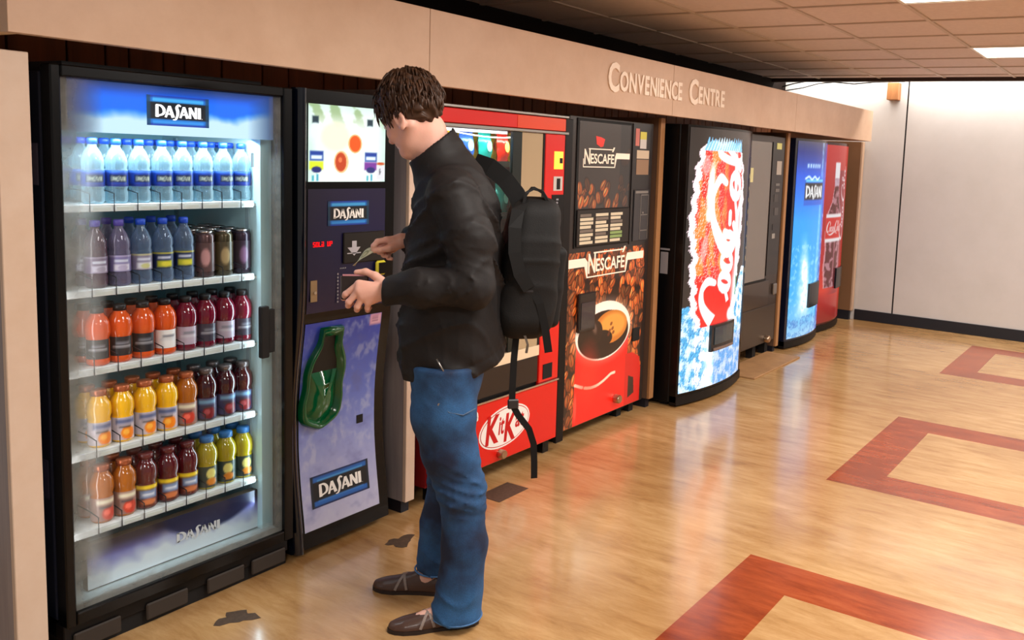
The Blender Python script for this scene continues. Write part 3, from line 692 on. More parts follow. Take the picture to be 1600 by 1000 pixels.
# green bottle-shaped opening: rim loft in the XZ plane
def bottle_outline(cx, z0, z1, wd, tilt, n=60):
    prof = [(0, .0), (.05, .32), (.13, .46), (.28, .49), (.42, .44), (.58, .47), (.70, .42), (.80, .31), (.86, .25), (.97, .25), (1., .24)]
    zz = np.array([p[0] for p in prof]); ww = np.array([p[1] for p in prof]); t = np.linspace(0, 1, n)
    r = np.interp(t, zz, ww); r = np.convolve(np.pad(r, 2, 'edge'), np.ones(5)/5, 'valid'); r[0] *= .5
    R = [(cx+r[i]*wd+tilt*t[i], z0+(z1-z0)*t[i]) for i in range(n)]; Lf = [(cx-r[i]*wd+tilt*t[i], z0+(z1-z0)*t[i]) for i in range(n)][::-1]
    return R+Lf
def rim(outs, m, name, parent):
    """loft between outlines given as (points, dy)"""
    mb = MB(); n = len(outs[0][0]); vs = []
    for pts, dy in outs: vs += [(x-vo[0], float(vprof(z))+dy-vo[1], z) for x, z in pts]
    fs = [(k*n+i, k*n+(i+1) % n, (k+1)*n+(i+1) % n, (k+1)*n+i) for k in range(len(outs)-1) for i in range(n)]
    o = mb.add(vs, fs).build(name, m, parent, True); return o
oc = 2.212
o1 = bottle_outline(oc, .484, .893, .200, .035); cen = np.array([oc+.017, .66])
def shr(pts, k): return [tuple(cen+(np.array(p)-cen)*np.array([k, 1-(1-k)*.5])) for p in pts]
rim([(o1, -.003), (shr(o1, .97), -.020), (shr(o1, .90), -.030), (shr(o1, .80), -.026), (shr(o1, .66), -.004)], green, 'bottle_opening', VE)
inn = shr(o1, .67)
mbk = MB(); vs = [(float(x)-vo[0], float(vprof(z))-.0035-vo[1], float(z)) for x, z in inn]; mbk.add(vs, [tuple(range(len(vs)))]); mbk.build('opening_shadow', mat('opening_dark', (4, 10, 9), .5), VE)
nr, n_ = 9, len(inn); vs = []
flp = [(x, min(z, .715)) for x, z in inn]; fc = np.array([oc+.012, .60])
for r in range(nr):
    k = 1-r/(nr-1)
    for x, z in flp:
        q = fc+(np.array([x, z])-fc)*k; vs.append((q[0]-vo[0], float(vprof(q[1]))-.0045-.022*(1-k**2.2)-vo[1], q[1]))
MB().add(vs, [(r*n_+i, r*n_+(i+1) % n_, (r+1)*n_+(i+1) % n_, (r+1)*n_+i) for r in range(nr-1) for i in range(n_)]).build('bottle_flap', mat('green_flap', (0, 96, 54), .14, coat=.6), VE, True)
vb('toe_panel', (2.10, 2.54, 2.752, 2.80, .0405, .075), mat('dusty_black', (52, 44, 38), .7))

# ---------------------------------------------------------- 3. red snack machine
so = (3.22, 2.70, 0)
SN = empty('snack_vending_machine', so, 'red snack vending machine with a chocolate bar badge, behind the man', 'vending machine')
def sb(name, a, m, parent=SN, b=0.): return bx(name, a, m, parent, b, so)
sb('cabinet', (2.735, 3.73, 3.08, 3.55, .09, 1.79), mat('cabinet_red', (120, 12, 16), .4), b=.004)
sb('side_panel', (2.735, 2.76, 2.722, 3.079, .09, 1.79), mat('cabinet_red', (120, 12, 16), .4)); sb('side_panel', (3.70, 3.73, 2.722, 3.079, .09, 1.79), black)
sb('top_panel', (2.761, 3.699, 2.722, 3.079, 1.765, 1.79), black); sb('shelf_floor', (2.761, 3.699, 2.722, 3.079, .09, .60), darkm)
for x in (2.80, 3.62):
    for y in (2.75, 3.4): sb('leg', (x, x+.05, y, y+.05, 0, .089), black)
sb('header_panel', (2.74, 3.665, 2.70, 2.721, 1.708, 1.772), redm, b=.003)
sb('header_orange_band', (3.28, 3.664, 2.698, 2.6995, 1.710, 1.770), mat('band_orange', (232, 70, 30), .3, coat=.3))
sb('top_trim', (2.735, 3.69, 2.696, 2.721, 1.776, 1.788), silver, b=.002); sb('header_trim', (2.735, 3.69, 2.694, 2.7205, 1.692, 1.706), silver, b=.002)
sb('door_edge', (3.668, 3.732, 2.699, 2.721, .05, 1.775), blackm, b=.003); sb('door_edge', (2.735, 2.80, 2.70, 2.721, .42, 1.690), redm, b=.003)
pil = sb('control_column', (3.505, 3.667, 2.70, 2.721, .415, 1.691), redm, b=.003)
sb('window_divider', (3.258, 3.325, 2.705, 2.722, .62, 1.690), mat('divider_green_black', (20, 30, 28), .3))
sb('window_frame', (2.801, 3.504, 2.703, 2.722, .565, .617), mat('cream_strip', (236, 214, 182), .4)); sb('window_edge', (3.492, 3.504, 2.704, 2.722, .618, 1.690), darkm)
sb('glass_pane', (2.801, 3.257, 2.708, 2.712, .618, 1.690), glass_mat('snack_glass', None, (.95, .97, .97), 1.2))
sb('side_window', (3.326, 3.491, 2.708, 2.714, .618, 1.690), mat('side_window_panel', (182, 160, 126), .22, coat=.6))
sb('price_panel', (3.575, 3.650, 2.6975, 2.6995, 1.515, 1.605), mat('yellow_lit', (250, 200, 70), .4, emit=(255, 186, 60), es=1.0)); sb('price_mark', (3.62, 3.645, 2.6965, 2.6972, 1.545, 1.572), blackm)
sb('card_sticker', (3.575, 3.65, 2.6975, 2.6995, 1.405, 1.478), stickw); sb('card_mark', (3.60, 3.63, 2.6965, 2.6972, 1.412, 1.468), blackm)
sb('coin_panel', (3.565, 3.667, 2.6972, 2.6995, .93, 1.385), blackm)
sb('price_sticker', (3.585, 3.632, 2.6962, 2.6970, 1.145, 1.285), stickw)
m_ = MB()
for i in range(4): m_.box(3.60-3.22, 3.615-3.22+.004*(i % 2), -.0040, -.003, 1.305+i*.017, 1.314+i*.017)
m_.build('coin_mark', mat('mark_grey', (150, 150, 160), .5), SN)
sb('coin_tray', (3.592, 3.632, 2.688, 2.6995, .72, .875), silver, b=.004)
sb('change_slot', (3.535, 3.612, 2.6968, 2.6995, .43, .508), darkm)
sb('delivery_bin', (2.81, 3.50, 2.705, 2.721, .425, .562), mat('bin_dark', (44, 34, 28), .35), b=.004)
sb('lower_trim', (2.74, 3.665, 2.688, 2.72, .404, .414), chrome, b=.002)
kk = sb('lower_panel', (2.745, 3.662, 2.695, 2.72, .09, .402), redm, b=.004)
def oval(mb, cx, cz, rx, rz, y0, y1, n=40, ang=.10):
    return mb.poly([(cx+rx*math.cos(a)*math.cos(ang)-rz*math.sin(a)*math.sin(ang), cz+rx*math.cos(a)*math.sin(ang)+rz*math.sin(a)*math.cos(ang)) for a in [2*math.pi*i/n for i in range(n)]], y0, y1)
kx, kz = 3.240-so[0], .256
og = oval(MB(), kx, kz, .190, .100, -.0062, -.0052).build('badge_rim', mat('badge_white', (246, 240, 236), .4), kk)
oval(MB(), kx, kz, .181, .092, -.0068, -.0064).build('badge_line', mat('badge_line', (190, 40, 30), .4), kk)
oval(MB(), kx, kz, .177, .088, -.0074, -.0070).build('badge_face', mat('badge_white', (246, 240, 236), .4), kk)
kr = mat('badge_red', (196, 10, 16), .4)
text_front('badge_lettering', 'K', kx-.145, kz-.060, .095, .135, -.0082, kr, kk, .035, shear=.12, th=.0006); text_front('badge_lettering', 'it', kx-.052, kz-.030, .040, .085, -.0082, kr, kk, .02, shear=.12, th=.0006)
text_front('badge_lettering', 'K', kx-.010, kz-.072, .085, .135, -.0082, kr, kk, .035, shear=.12, th=.0006); text_front('badge_lettering', 'at', kx+.073, kz-.022, .065, .068, -.0082, kr, kk, .02, shear=.12, th=.0006)
text_front('side_lettering', 'e', kx-.245, kz+.075, .05, .05, -.0062, white_ink, kk, .03, th=.0006)
m_ = MB().lathe([(.022, .0), (.022, -.028), (.019, -.034)], 3.204-so[0], -.0055, 20, 'y', .128); autosmooth(m_.build('round_lock', mat('brushed_nickel', (190, 165, 140), .28, 1), SN))
# shelves, coils and snack bags
shs = mat('snack_shelf', (52, 60, 58), .4)
for z in (1.53, 1.28, 1.02, .78):
    s_ = sb('shelf', (2.765, 3.69, 2.78, 3.07, z, z+.012), shs); sb('price_rail', (2.765, 3.69, 2.772, 2.7795, z-.012, z+.016), mat('rail_dark', (40, 46, 44), .4), s_)
    m_ = MB()
    for i in range(6): m_.box(2.81+i*.128-so[0], 2.84+i*.128-so[0], 2.769-so[1], 2.7715-so[1], z-.008, z+.012)
    m_.build('price_ticket', whitem, s_)
def bag_mesh(key, c1, c2):
    v = []; f = []; nu, nv = 9, 13
    for side in (1, -1):
        for j in range(nv):
            for i in range(nu):
                u = -1+2*i/(nu-1); t = j/(nv-1); prof = (max(0, 1-u*u)**.6)*(math.sin(math.pi*min(1, max(0, (t-.06)/.88)))**.55)
                v.append((u*.048*(1+.04*math.cos(t*20)), -side*(.028*prof*(1+.12*math.sin(u*7+t*9))+.0007), t*.145))
    for s_ in (0, 1):
        o = s_*nu*nv
        f += [(o+j*nu+i, o+j*nu+i+1, o+(j+1)*nu+i+1, o+(j+1)*nu+i) for j in range(nv-1) for i in range(nu-1)]
    me = bpy.data.meshes.new('snack_bag'); me.from_pydata(v, [], f)
    me.materials.append(mat('bag_'+key, c1, .25, .2)); me.polygons.foreach_set('use_smooth', [True]*len(me.polygons))
    m2 = MB(); n_ = 14
    ov = [(.021*math.cos(2*math.pi*i/n_), .026*math.sin(2*math.pi*i/n_)) for i in range(n_)]
    m2.add([(a, -.0305+.25*a*a/.05*.5, .07+b) for a, b in ov], [tuple(range(n_))]); lb = m2.mesh('front_patch'); lb.materials.append(mat('bagp_'+key, c2, .3))
    return me, lb
BAGS = [('blue', (40, 90, 190), (120, 176, 226)), ('teal', (20, 160, 150), (120, 208, 190)), ('red', (200, 40, 26), (250, 220, 90)), ('yellow', (236, 200, 40), (200, 40, 30))]
bg = {b[0]: bag_mesh(*b) for b in BAGS}
rown = ['top', 'second', 'third', 'lowest']
for r, z in enumerate((1.542, 1.292, 1.032, .792)):
    for ci, x in enumerate((2.82, 2.948, 3.076, 3.204, 3.332, 3.46)):
        k = BAGS[(ci+r*2+(3 if r else 0)) % 4][0] if r else ('teal', 'yellow', 'blue', 'teal', 'red', 'yellow')[ci]
        if r and (r*5+ci*3) % 4 == 0: continue
        for dep in ((0, 1) if r == 0 else (0,)):
            if dep: k = ('blue', 'red', 'yellow', 'yellow', 'yellow', 'yellow')[ci]
            e = bpy.data.objects.new('snack_bag', bg[k][0]); COL.objects.link(e); e.location = (x, 2.83+.075*dep, z+.001); e.rotation_euler = (-.06, 0, .05*(ci-1))
            if dep and ci == 3: pass
            tag(e, '%s snack bag%s, %s from left, %s shelf of the red machine' % (k, ' at back' if dep else '', ('first', 'second', 'third', 'fourth', 'fifth', 'sixth')[ci], rown[r]), 'snack bag', 'snack bags in the red machine')
            p = bpy.data.objects.new('front_patch', bg[k][1]); COL.objects.link(p); p.parent = e
sb('tube_lamp', (2.79, 3.25, 2.735, 2.75, 1.675, 1.688), lit_white)
m_ = MB().tube([(2.80+.70*t-so[0], 2.742-so[1]-.01*math.sin(math.pi*t), 1.684-.028*math.sin(math.pi*t)) for t in np.linspace(0, 1, 14)], .0035, 6); m_.build('curved_white_tube', lit_white, SN, True)  # white arc built as a thin glowing tube
area('snack_tube_light', (3.22-so[0], 2.745-so[1], 1.67), (.85, .03), 3.2, (1, .97, .9), (math.radians(20), 0, 0), SN)

# ---------------------------------------------------------- 4. coffee machine
no = (4.21, 2.75, 0)
NE = empty('coffee_vending_machine', no, 'tall dark coffee vending machine printed with roasted beans and a red cup', 'vending machine')
def nb(name, a, m, parent=NE, b=0.): return bx(name, a, m, parent, b, no)
nb('cabinet', (3.765, 4.645, 2.80, 3.55, .10, 1.795), black, b=.004)
nb('front_door', (3.772, 4.640, 2.752, 2.799, .072, 1.80), mat('coffee_door', (40, 32, 30), .3, coat=.3), b=.004)
for x in (3.80, 4.42, 4.56):
    nb('leg', (x, x+.05, 2.80, 2.85, 0, .099), darkm)
nb('toe_box', (4.36, 4.62, 2.83, 3.4, .02, .0985), darkm)
def beans(c, seed, n, box, size=.034, bg=(24, 12, 8)):
    r = random.Random(seed)
    for i in range(n):
        u, v = r.uniform(box[0], box[1]), r.uniform(box[2], box[3]); a = r.uniform(.7, 2.0); s = size*r.uniform(.75, 1.25); k = r.uniform(.45, 1.2)
        c.ell(u, v, s*1.02, s*.66, (48*k, 20*k, 10*k), 1, a); c.ell(u, v, s*.9, s*.55, (205*k, 92*k, 34*k), 1, a, soft=.3)
        c.ell(u-s*.1, v+s*.18, s*.5, s*.2, (255*min(k,1), 165*k, 92*k), .8, a, soft=.7); c.ell(u, v, s*.85, s*.07, (46*k, 18*k, 8*k), .9, a, soft=.5)
ox4 = -no[0]
c = Canvas(3.785+ox4, 4.60+ox4, .078, 1.06, 240, 290, (34, 16, 10))
beans(c, 4, 400, (3.78+ox4, 4.61+ox4, .07, 1.07), .040)
c.put(np.clip(1-np.abs(c.U-(3.83+ox4))/.05, 0, 1), (20, 10, 8), .35)
# cup: tapering red body, white rim, coffee with foam
cu, cv = 4.172+ox4, .585
c.poly([(3.902+ox4, .62), (3.885+ox4, .07), (4.43+ox4, .07), (4.445+ox4, .62)], (226, 22, 14))
c.poly([(4.42+ox4, .07), (4.42+ox4, .40), (4.50+ox4, .40), (4.58+ox4, .36), (4.60+ox4, .28), (4.60+ox4, .07)], (196, 16, 12))
c.poly([(4.46+ox4, .12), (4.46+ox4, .26), (4.52+ox4, .24), (4.53+ox4, .14)], (40, 16, 10))
c.ell(cu, cv, .285, .172, (238, 224, 208)); c.ell(cu, cv, .285, .172, (255, 250, 240), .5, soft=.5); c.ell(cu+.002, cv-.022, .262, .140, (30, 14, 8))
c.ell(cu+.075, cv+.012, .175, .098, (196, 116, 40)); c.ell(cu+.09, cv+.02, .14, .07, (232, 160, 70), .8, soft=.3)
c.ell(cu-.03, cv-.05, .12, .055, (26, 12, 8)); c.ell(cu-.09, cv+.0, .075, .07, (34, 16, 10)); c.ell(cu-.10, cv+.03, .02, .04, (120, 96, 84), .7, .5, soft=.7)
for a, b in ((.06, -.01), (.09, .0), (.075, .03), (.10, -.025), (.05, -.03)): c.ell(cu+a, cv+b, .014, .010, (110, 50, 20), .8, .5)
for t in np.linspace(0, 1, 30):
    if .20 < t < .24: continue
    c.ell(3.90+ox4+t*.40, .312-.045*math.sin(math.pi*min(1, t*1.1)), .012, .009, (252, 214, 190), .95)
c.ell(3.905+ox4, .18, .014, .08, (250, 120, 100), .5, soft=.6); c.ell(4.02+ox4, .35, .10, .16, (240, 60, 40), .45, soft=.9)
fp = c.build('printed_front', SOFTLIT, NE, 2.7505-no[1])
cream = mat('cream_ink', (248, 232, 214), .4, emit=(248, 226, 200), es=.18)
def nes(x0, z0, wd, h, yf, parent, left, right):
    text_front('lettering', 'N', x0, z0-.03*h, wd*.185, h*1.22, yf, cream, parent, .018, th=.0008)
    text_front('lettering', 'ESCAFE', x0+wd*.20, z0+.03*h, wd*.78, h*.80, yf, cream, parent, .018, th=.0008)
    m_ = MB(); m_.poly([(x0+wd*.13, z0+1.17*h), (x0+wd*.97, z0+1.17*h), (x0+wd*.98, z0+1.26*h), (x0+wd*.13, z0+1.26*h)], yf, yf+.0008)
    m_.poly([(x0+wd*.90, z0+1.02*h), (x0+wd*.94, z0+1.02*h), (x0+wd*1.0, z0+1.42*h), (x0+wd*.95, z0+1.42*h)], yf-.0004, yf+.0004)
    xl, xr, zb = x0-.035*wd, x0+wd*1.02, z0-.32*h
    m_.poly([(xl, zb), (xr, zb), (xr, zb+.08*h), (xl, zb+.08*h)], yf, yf+.0008)
    if left: m_.poly([(xl, zb), (xl+.022*wd, zb), (xl+.022*wd, z0+.68*h), (xl-.05*wd, z0+.95*h), (left, z0+.95*h), (left, z0+.42*h), (xl-.06*wd, z0+.42*h)], yf+.0001, yf+.0009)
    else: m_.poly([(xl, zb), (xl+.018*wd, zb), (xl+.018*wd, z0+.4*h), (xl, z0+.4*h)], yf+.0001, yf+.0009)
    m_.poly([(xr-.02*wd, zb), (xr, zb), (xr+.05*wd, z0+.45*h), (right, z0+.45*h), (right, z0+.95*h), (xr+.03*wd, z0+.95*h), (xr-.01*wd, z0+.6*h)], yf+.0001, yf+.0009)
    m_.build('logo_frame', cream, parent)
nes(3.985+ox4, .940, .385, .090, -.0012, fp, 3.79+ox4, 4.575+ox4)
# recessed selection panel
rc_ = nb('recess_frame', (3.838, 4.385, 2.7465, 2.7518, 1.085, 1.79), darkm)
c = Canvas(3.855+ox4, 4.372+ox4, 1.30, 1.775, 110, 100, (58, 44, 38)); beans(c, 9, 26, (3.86+ox4, 4.34+ox4, 1.31, 1.44), .040)
beans(c, 19, 14, (4.25+ox4, 4.37+ox4, 1.32, 1.66), .036)
c.rect(4.265+ox4, 4.372+ox4, 1.30, 1.775, (14, 10, 12), .55)
sp = c.build('selection_print', DIMLIT, rc_, -.0042)
nes(3.905+ox4, 1.548, .30, .066, -.0056, sp, None, 4.365+ox4)
m_ = MB().poly([(4.01+ox4, 1.70), (4.06+ox4, 1.695), (4.10+ox4, 1.685), (4.085+ox4, 1.645), (4.06+ox4, 1.64), (4.02+ox4, 1.655)], -.0056, -.0050); m_.build('red_mark', mat('red_ink', (214, 50, 40), .4, emit=(214, 50, 40), es=.4), sp)
MB().box(3.85+ox4, 4.375+ox4, -.014, -.0042, 1.094, 1.296, .003).build('keypad', mat('keypad_dark', (36, 30, 28), .4), rc_)
r_ = random.Random(3); lit = mat('button_label', (200, 186, 160), .5, emit=(200, 180, 150), es=.25); lit2 = mat('button_label_green', (130, 150, 90), .5, emit=(130, 150, 90), es=.2); litd = mat('button_label_grey', (120, 108, 98), .5)
kp_ = MB(); kp2 = MB(); bi = 0
for ci in range(3):
    for ri in range(8):
        x0 = 3.872+ci*.150; z0 = 1.272-ri*.0215
        mm = lit2 if (ci == 2 and ri > 4 and ri != 7) else (litd if (ci*3+ri*5) % 4 == 0 else lit)
        MB().box(x0+ox4, x0+.125+ox4-(.02 if (ri+ci) % 3 == 0 else 0), -.016, -.0142, z0-.016, z0).build('selection_button', mm, rc_)
# payment column on the right
pc = nb('payment_column', (4.40, 4.605, 2.7462, 2.7515, 1.075, 1.79), mat('column_dark', (26, 22, 24), .3, coat=.3))
for (a, b_, z0, z1, mm) in ((4.425, 4.468, 1.66, 1.762, mat('sticker_redwhite', (205, 120, 110), .5)), (4.478, 4.55, 1.70, 1.745, mat('sticker_yellow', (216, 204, 90), .5)), (4.478, 4.55, 1.645, 1.70, stickw),
                            (4.445, 4.585, 1.585, 1.635, mat('sticker_tan', (206, 186, 160), .5)), (4.445, 4.585, 1.49, 1.58, mat('sticker_brown', (150, 118, 92), .5))):
    MB().box(a+ox4, b_+ox4, -.0052, -.0040, z0, z1).build('sticker', mm, pc)
MB().box(4.43+ox4, 4.60+ox4, -.010, -.0042, 1.09, 1.40, .003).build('coin_unit', mat('coin_unit', (46, 44, 48), .3, coat=.4), pc)
fr_ = MB()
for a in ((4.50, 4.505, 1.10, 1.37), (4.588, 4.593, 1.10, 1.37), (4.50, 4.593, 1.365, 1.37), (4.50, 4.593, 1.245, 1.25), (4.50, 4.593, 1.15, 1.155)): fr_.box(a[0]+ox4, a[1]+ox4, -.0118, -.0102, a[2], a[3])
fr_.build('coin_unit_outline', silver, pc)
MB().box(4.44+ox4, 4.585+ox4, -.0112, -.0102, 1.378, 1.392).build('coin_slot', silver, pc)
MB().lathe([(.006, -.013), (.006, -.0102)], 4.53+ox4, 0, 10, 'y', 1.26).build('coin_button', chrome, pc)
# cup hatch, change cup, lock
hp = nb('cup_hatch', (3.884, 4.046, 2.727, 2.7495, .612, .833), mat('hatch_dark', (22, 22, 26), .25, coat=.5), b=.006)
MB().box(3.90+ox4, 4.03+ox4, -.0262, -.0235, .63, .78, .002).build('hatch_window', mat('hatch_window', (48, 50, 56), .12, coat=.6), hp)
nb('change_cup', (4.483, 4.565, 2.742, 2.7495, .468, .552), darkm, b=.004)
m_ = MB().lathe([(.026, 0.0), (.026, -.03), (.022, -.036)], 4.318+ox4, -.002, 20, 'y', .148); autosmooth(m_.build('round_lock', mat('brushed_nickel', (190, 165, 140), .28, 1), NE))

# ---------------------------------------------------------- curved-front machines
def curved_machine(name, org, X0, X1, Y0, sag, label, sidemat, front, art, artmat, z0=.085, z1=1.805, x0=None, x1=None, depth=3.5):
    e = empty(name, org, label, 'vending machine'); o0, o1 = org[0], org[1]
    def yf(X): u = (X-(X0-o0))/(X1-X0)*2-1; return Y0-o1-sag*(1-u**2)
    mb = MB(); n = 16; xs = np.linspace(X0-o0, X1-o0, n+1)
    for za, zb in ((.03, 1.81),):
        vs = [(x, yf(x), z) for z in (za, zb) for x in xs]+[(x, Y0-o1+.05, z) for z in (za, zb) for x in xs]; m1 = n+1
        fs = [(i, i+1, m1+i+1, m1+i) for i in range(n)]+[(2*m1+i+1, 2*m1+i, 3*m1+i, 3*m1+i+1) for i in range(n)]
        fs += [(i+1, i, 2*m1+i, 2*m1+i+1) for i in range(n)]+[(m1+i, m1+i+1, 3*m1+i+1, 3*m1+i) for i in range(n)]
        fs += [(0, m1, 3*m1, 2*m1), (n, 2*m1+n, 3*m1+n, m1+n)]
        mb.add(vs, fs)
    autosmooth(mb.build('curved_door', front, e), 35)
    MB().box(X0-o0-.002, X1-o0+.002, Y0-o1+.051, depth-o1, .025, 1.812, .004).build('cabinet', sidemat, e)
    kb = MB(); vs = [(x, yf(x)-.006, z) for z in (.012, .07) for x in xs]+[(x, Y0-o1+.045, z) for z in (.012, .07) for x in xs]
    kb.add(vs, fs); kb.build('bumper', blackm, e)
    for x in (X0-o0+.03, X1-o0-.08):
        for y in (Y0-o1+.08, depth-o1-.1): MB().box(x, x+.05, y, y+.05, 0, .0245).build('foot', darkm, e)
    art.build('lit_panel', artmat, e, yfun=lambda U, V: yf(U)-.003)
    return e, yf
# 5. glowing soda can machine
c5o = (5.29, 2.61, 0); ux = -c5o[0]
c = Canvas(4.838+ux, 5.70+ux, .088, 1.795, 150, 300, (30, 22, 20)); nz = c.noise(13, 8, 5, 5); nf = c.noise(60, 36, 8, 3)
c.put((c.V > 1.5)*1., (44, 34, 28), .5)  # unlit top: dull glass reflection painted into the artwork colour
ice = [(4.80+ux, .64), (4.90+ux, .655), (4.95+ux, .60), (5.02+ux, .56), (5.15+ux, .50), (5.45+ux, .50), (5.50+ux, .70), (5.62+ux, .86), (5.71+ux, .85), (5.71+ux, .05), (4.80+ux, .05)]
c.poly(ice, (226, 240, 250)); mi = c.inside(ice)
c.put(mi*np.clip((nz-.50)*7, 0, 1), (60, 165, 215), .9); c.put(mi*np.clip((nf-.54)*8, 0, 1), (14, 84, 150), .75); c.put(mi*np.clip((.42-nz)*8, 0, 1), (255, 255, 255), .9); c.put(mi*(c.U < 4.97+ux)*.5, (60, 150, 200), .5)
c.put(mi*np.clip(1-np.abs(c.U-(5.14+ux))/.10, 0, 1)*np.clip((.6-c.V)*4, 0, 1), (252, 254, 255), .9)
c.put(mi*(c.V < .40)*(c.U > 5.2+ux), (90, 130, 205), .45)
zc_ = np.array([.50, .62, .79, .89, .94, 1.05, 1.17, 1.37, 1.55, 1.66, 1.70]); lf = np.array([5.02, 4.955, 4.947, 4.93, 4.95, 4.925, 4.905, 4.926, 4.951, 4.99, 5.03]); rt = np.array([5.45, 5.47, 5.48, 5.50, 5.52, 5.53, 5.54, 5.54, 5.51, 5.45, 5.42])
can = [(a+ux, z) for a, z in zip(lf, zc_)]+[(a+ux, z) for a, z in zip(rt[::-1], zc_[::-1])]
lfi = np.interp(c.V, zc_, lf)+ux; rti = np.interp(c.V, zc_, rt)+ux; jag = .022*(nf-.5)+.02*np.sin(c.V*60)*nz
inm = lambda ex: ((c.U > lfi-ex+jag) & (c.U < rti+ex*.6-jag) & (c.V > .5) & (c.V < 1.70)).astype(float)
c.put(inm(.045), (244, 214, 222)); c.put(inm(.045)*np.clip((nf-.5)*6, 0, 1), (255, 255, 255), .9)
rm = inm(-.010)*(c.V < 1.665); c.put(rm, (222, 20, 14))
nb_ = c.noise(5, 3, 77, 3); c.put(rm*np.clip((nb_-.40)*4, 0, 1)*np.clip((5.36+ux-c.U)/.14, 0, 1)*(c.V > .85), (250, 128, 40), .9)
c.put(rm*np.clip((nf-.60)*5, 0, 1)*(c.V > .80)*np.clip((5.34+ux-c.U)/.2, 0, 1), (255, 226, 214), .85)
for (a, b_, ra, rb, an, col, al) in ((5.06, 1.42, .035, .16, -.12, (255, 238, 226), .95), (5.40, 1.50, .030, .16, .05, (255, 250, 246), 1), (5.05, 1.24, .03, .05, 0, (255, 232, 220), .9), (5.02, 1.02, .03, .10, -.2, (250, 200, 190), .6), (5.00, 1.56, .05, .06, 0, (245, 190, 190), .6)):
    c.ell(a+ux, b_, ra, rb, col, al, an, soft=.5)
for k in range(30):
    a = 4.99+ .46*k/29; c.poly([(a-.03+ux, 1.655), (a+.03+ux, 1.655), (a+.015+ux, 1.705+.045*abs(math.sin(k*1.7)))], (120, 185, 225) if k % 2 else (196, 226, 244))
c.put(rm*np.clip((c.U-rti+.10)/.08, 0, 1)*(c.V < 1.4), (250, 240, 244), .85)
# script lettering climbing the can
T = [[.045, -.36, 5.34+ux], [.325, .03, .45]]; cs_ = c.C.copy()
c.strokes([(P, W*1.5) for P, W in COK[:6]], T, (255, 252, 252), .40); c.strokes([(P, W*1.5) for P, W in COK[11:]], T, (255, 252, 252), .30)
T = [[.075, -.36, 5.24+ux], [.50, .03, -.22]]; c.strokes([(P, W*1.3) for P, W in COK[6:11]], T, (255, 252, 252), .50)
c.C = np.where(((inm(.045) > 0) & (c.V < 1.66))[..., None], c.C, cs_)
c.put(c.inside([(4.82+ux, .05), (5.72+ux, .05), (5.72+ux, .5), (4.82+ux, .5)])*0., (0, 0, 0))
c.poly([(5.12+ux, .50), (5.22+ux, .60), (5.40+ux, .66), (5.44+ux, .50)], (222, 24, 18)); c.ell(5.42+ux, .55, .06, .05, (225, 235, 240), .9, soft=.4)
c.strokes([stroke([(0, 0), (.2, .5), (.1, 1)], .3)], [[.06, 0, 5.49+ux], [0, .12, .68]], (20, 130, 90), .06)
COKE, cy5 = curved_machine('drink_can_machine', c5o, 4.822, 5.79, 2.61, .075, 'tall black drinks machine glowing with a frosted red soda can on ice', mat('black_side', (7, 6, 8), .4, spec=.3), mat('front_black5', (22, 16, 13), .22, spec=.25), c, BACKLIT2)
def curved_box(e, yf, x0, x1, z0, z1, out, m, name, inset=0.):
    mb = MB(); xs = np.linspace(x0, x1, 6); vs = [(x, yf(x)-out, z) for z in (z0, z1) for x in xs]+[(x, yf(x)-.001, z) for z in (z0, z1) for x in xs]; k = 6
    fs = [(i, i+1, k+i+1, k+i) for i in range(5)]+[(2*k+i+1, 2*k+i, 3*k+i, 3*k+i+1) for i in range(5)]+[(i+1, i, 2*k+i, 2*k+i+1) for i in range(5)]+[(k+i, k+i+1, 3*k+i+1, 3*k+i) for i in range(5)]+[(0, k, 3*k, 2*k), (5, 2*k+5, 3*k+5, k+5)]
    return mb.add(vs, fs).build(name, m, e)
hz = curved_box(COKE, cy5, 5.125+ux, 5.465+ux, .325, .505, .022, mat('hatch_blue_black', (10, 20, 30), .3, coat=.3), 'delivery_hatch')
curved_box(hz, cy5, 5.16+ux, 5.43+ux, .37, .488, .026, mat('hatch_flap', (26, 56, 70), .2, coat=.5), 'hatch_flap'); curved_box(hz, cy5, 5.15+ux, 5.44+ux, .332, .348, .030, mat('hatch_lip', (120, 100, 92), .3), 'hatch_lip')
MB().box(4.8185+ux, 4.8195+ux, .10, .155, .86, 1.0).build('side_label', mat('label_pale', (150, 146, 150), .5), COKE); MB().box(4.8185+ux, 4.8195+ux, .09, .16, 1.012, 1.024).build('side_label', mat('label_pale', (150, 146, 150), .5), COKE)
# coin strip on the right edge
m_ = curved_box(COKE, cy5, 5.715+ux, 5.775+ux, .70, 1.62, .004, mat('strip_black', (14, 12, 12), .3), 'coin_strip')
r_ = random.Random(2)
for i in range(9): curved_box(m_, cy5, 5.73+ux, 5.755+ux, .80+i*.085, .815+i*.085+r_.uniform(0, .02), .0055, mat('strip_mark', (170, 160, 130), .5), 'strip_mark')

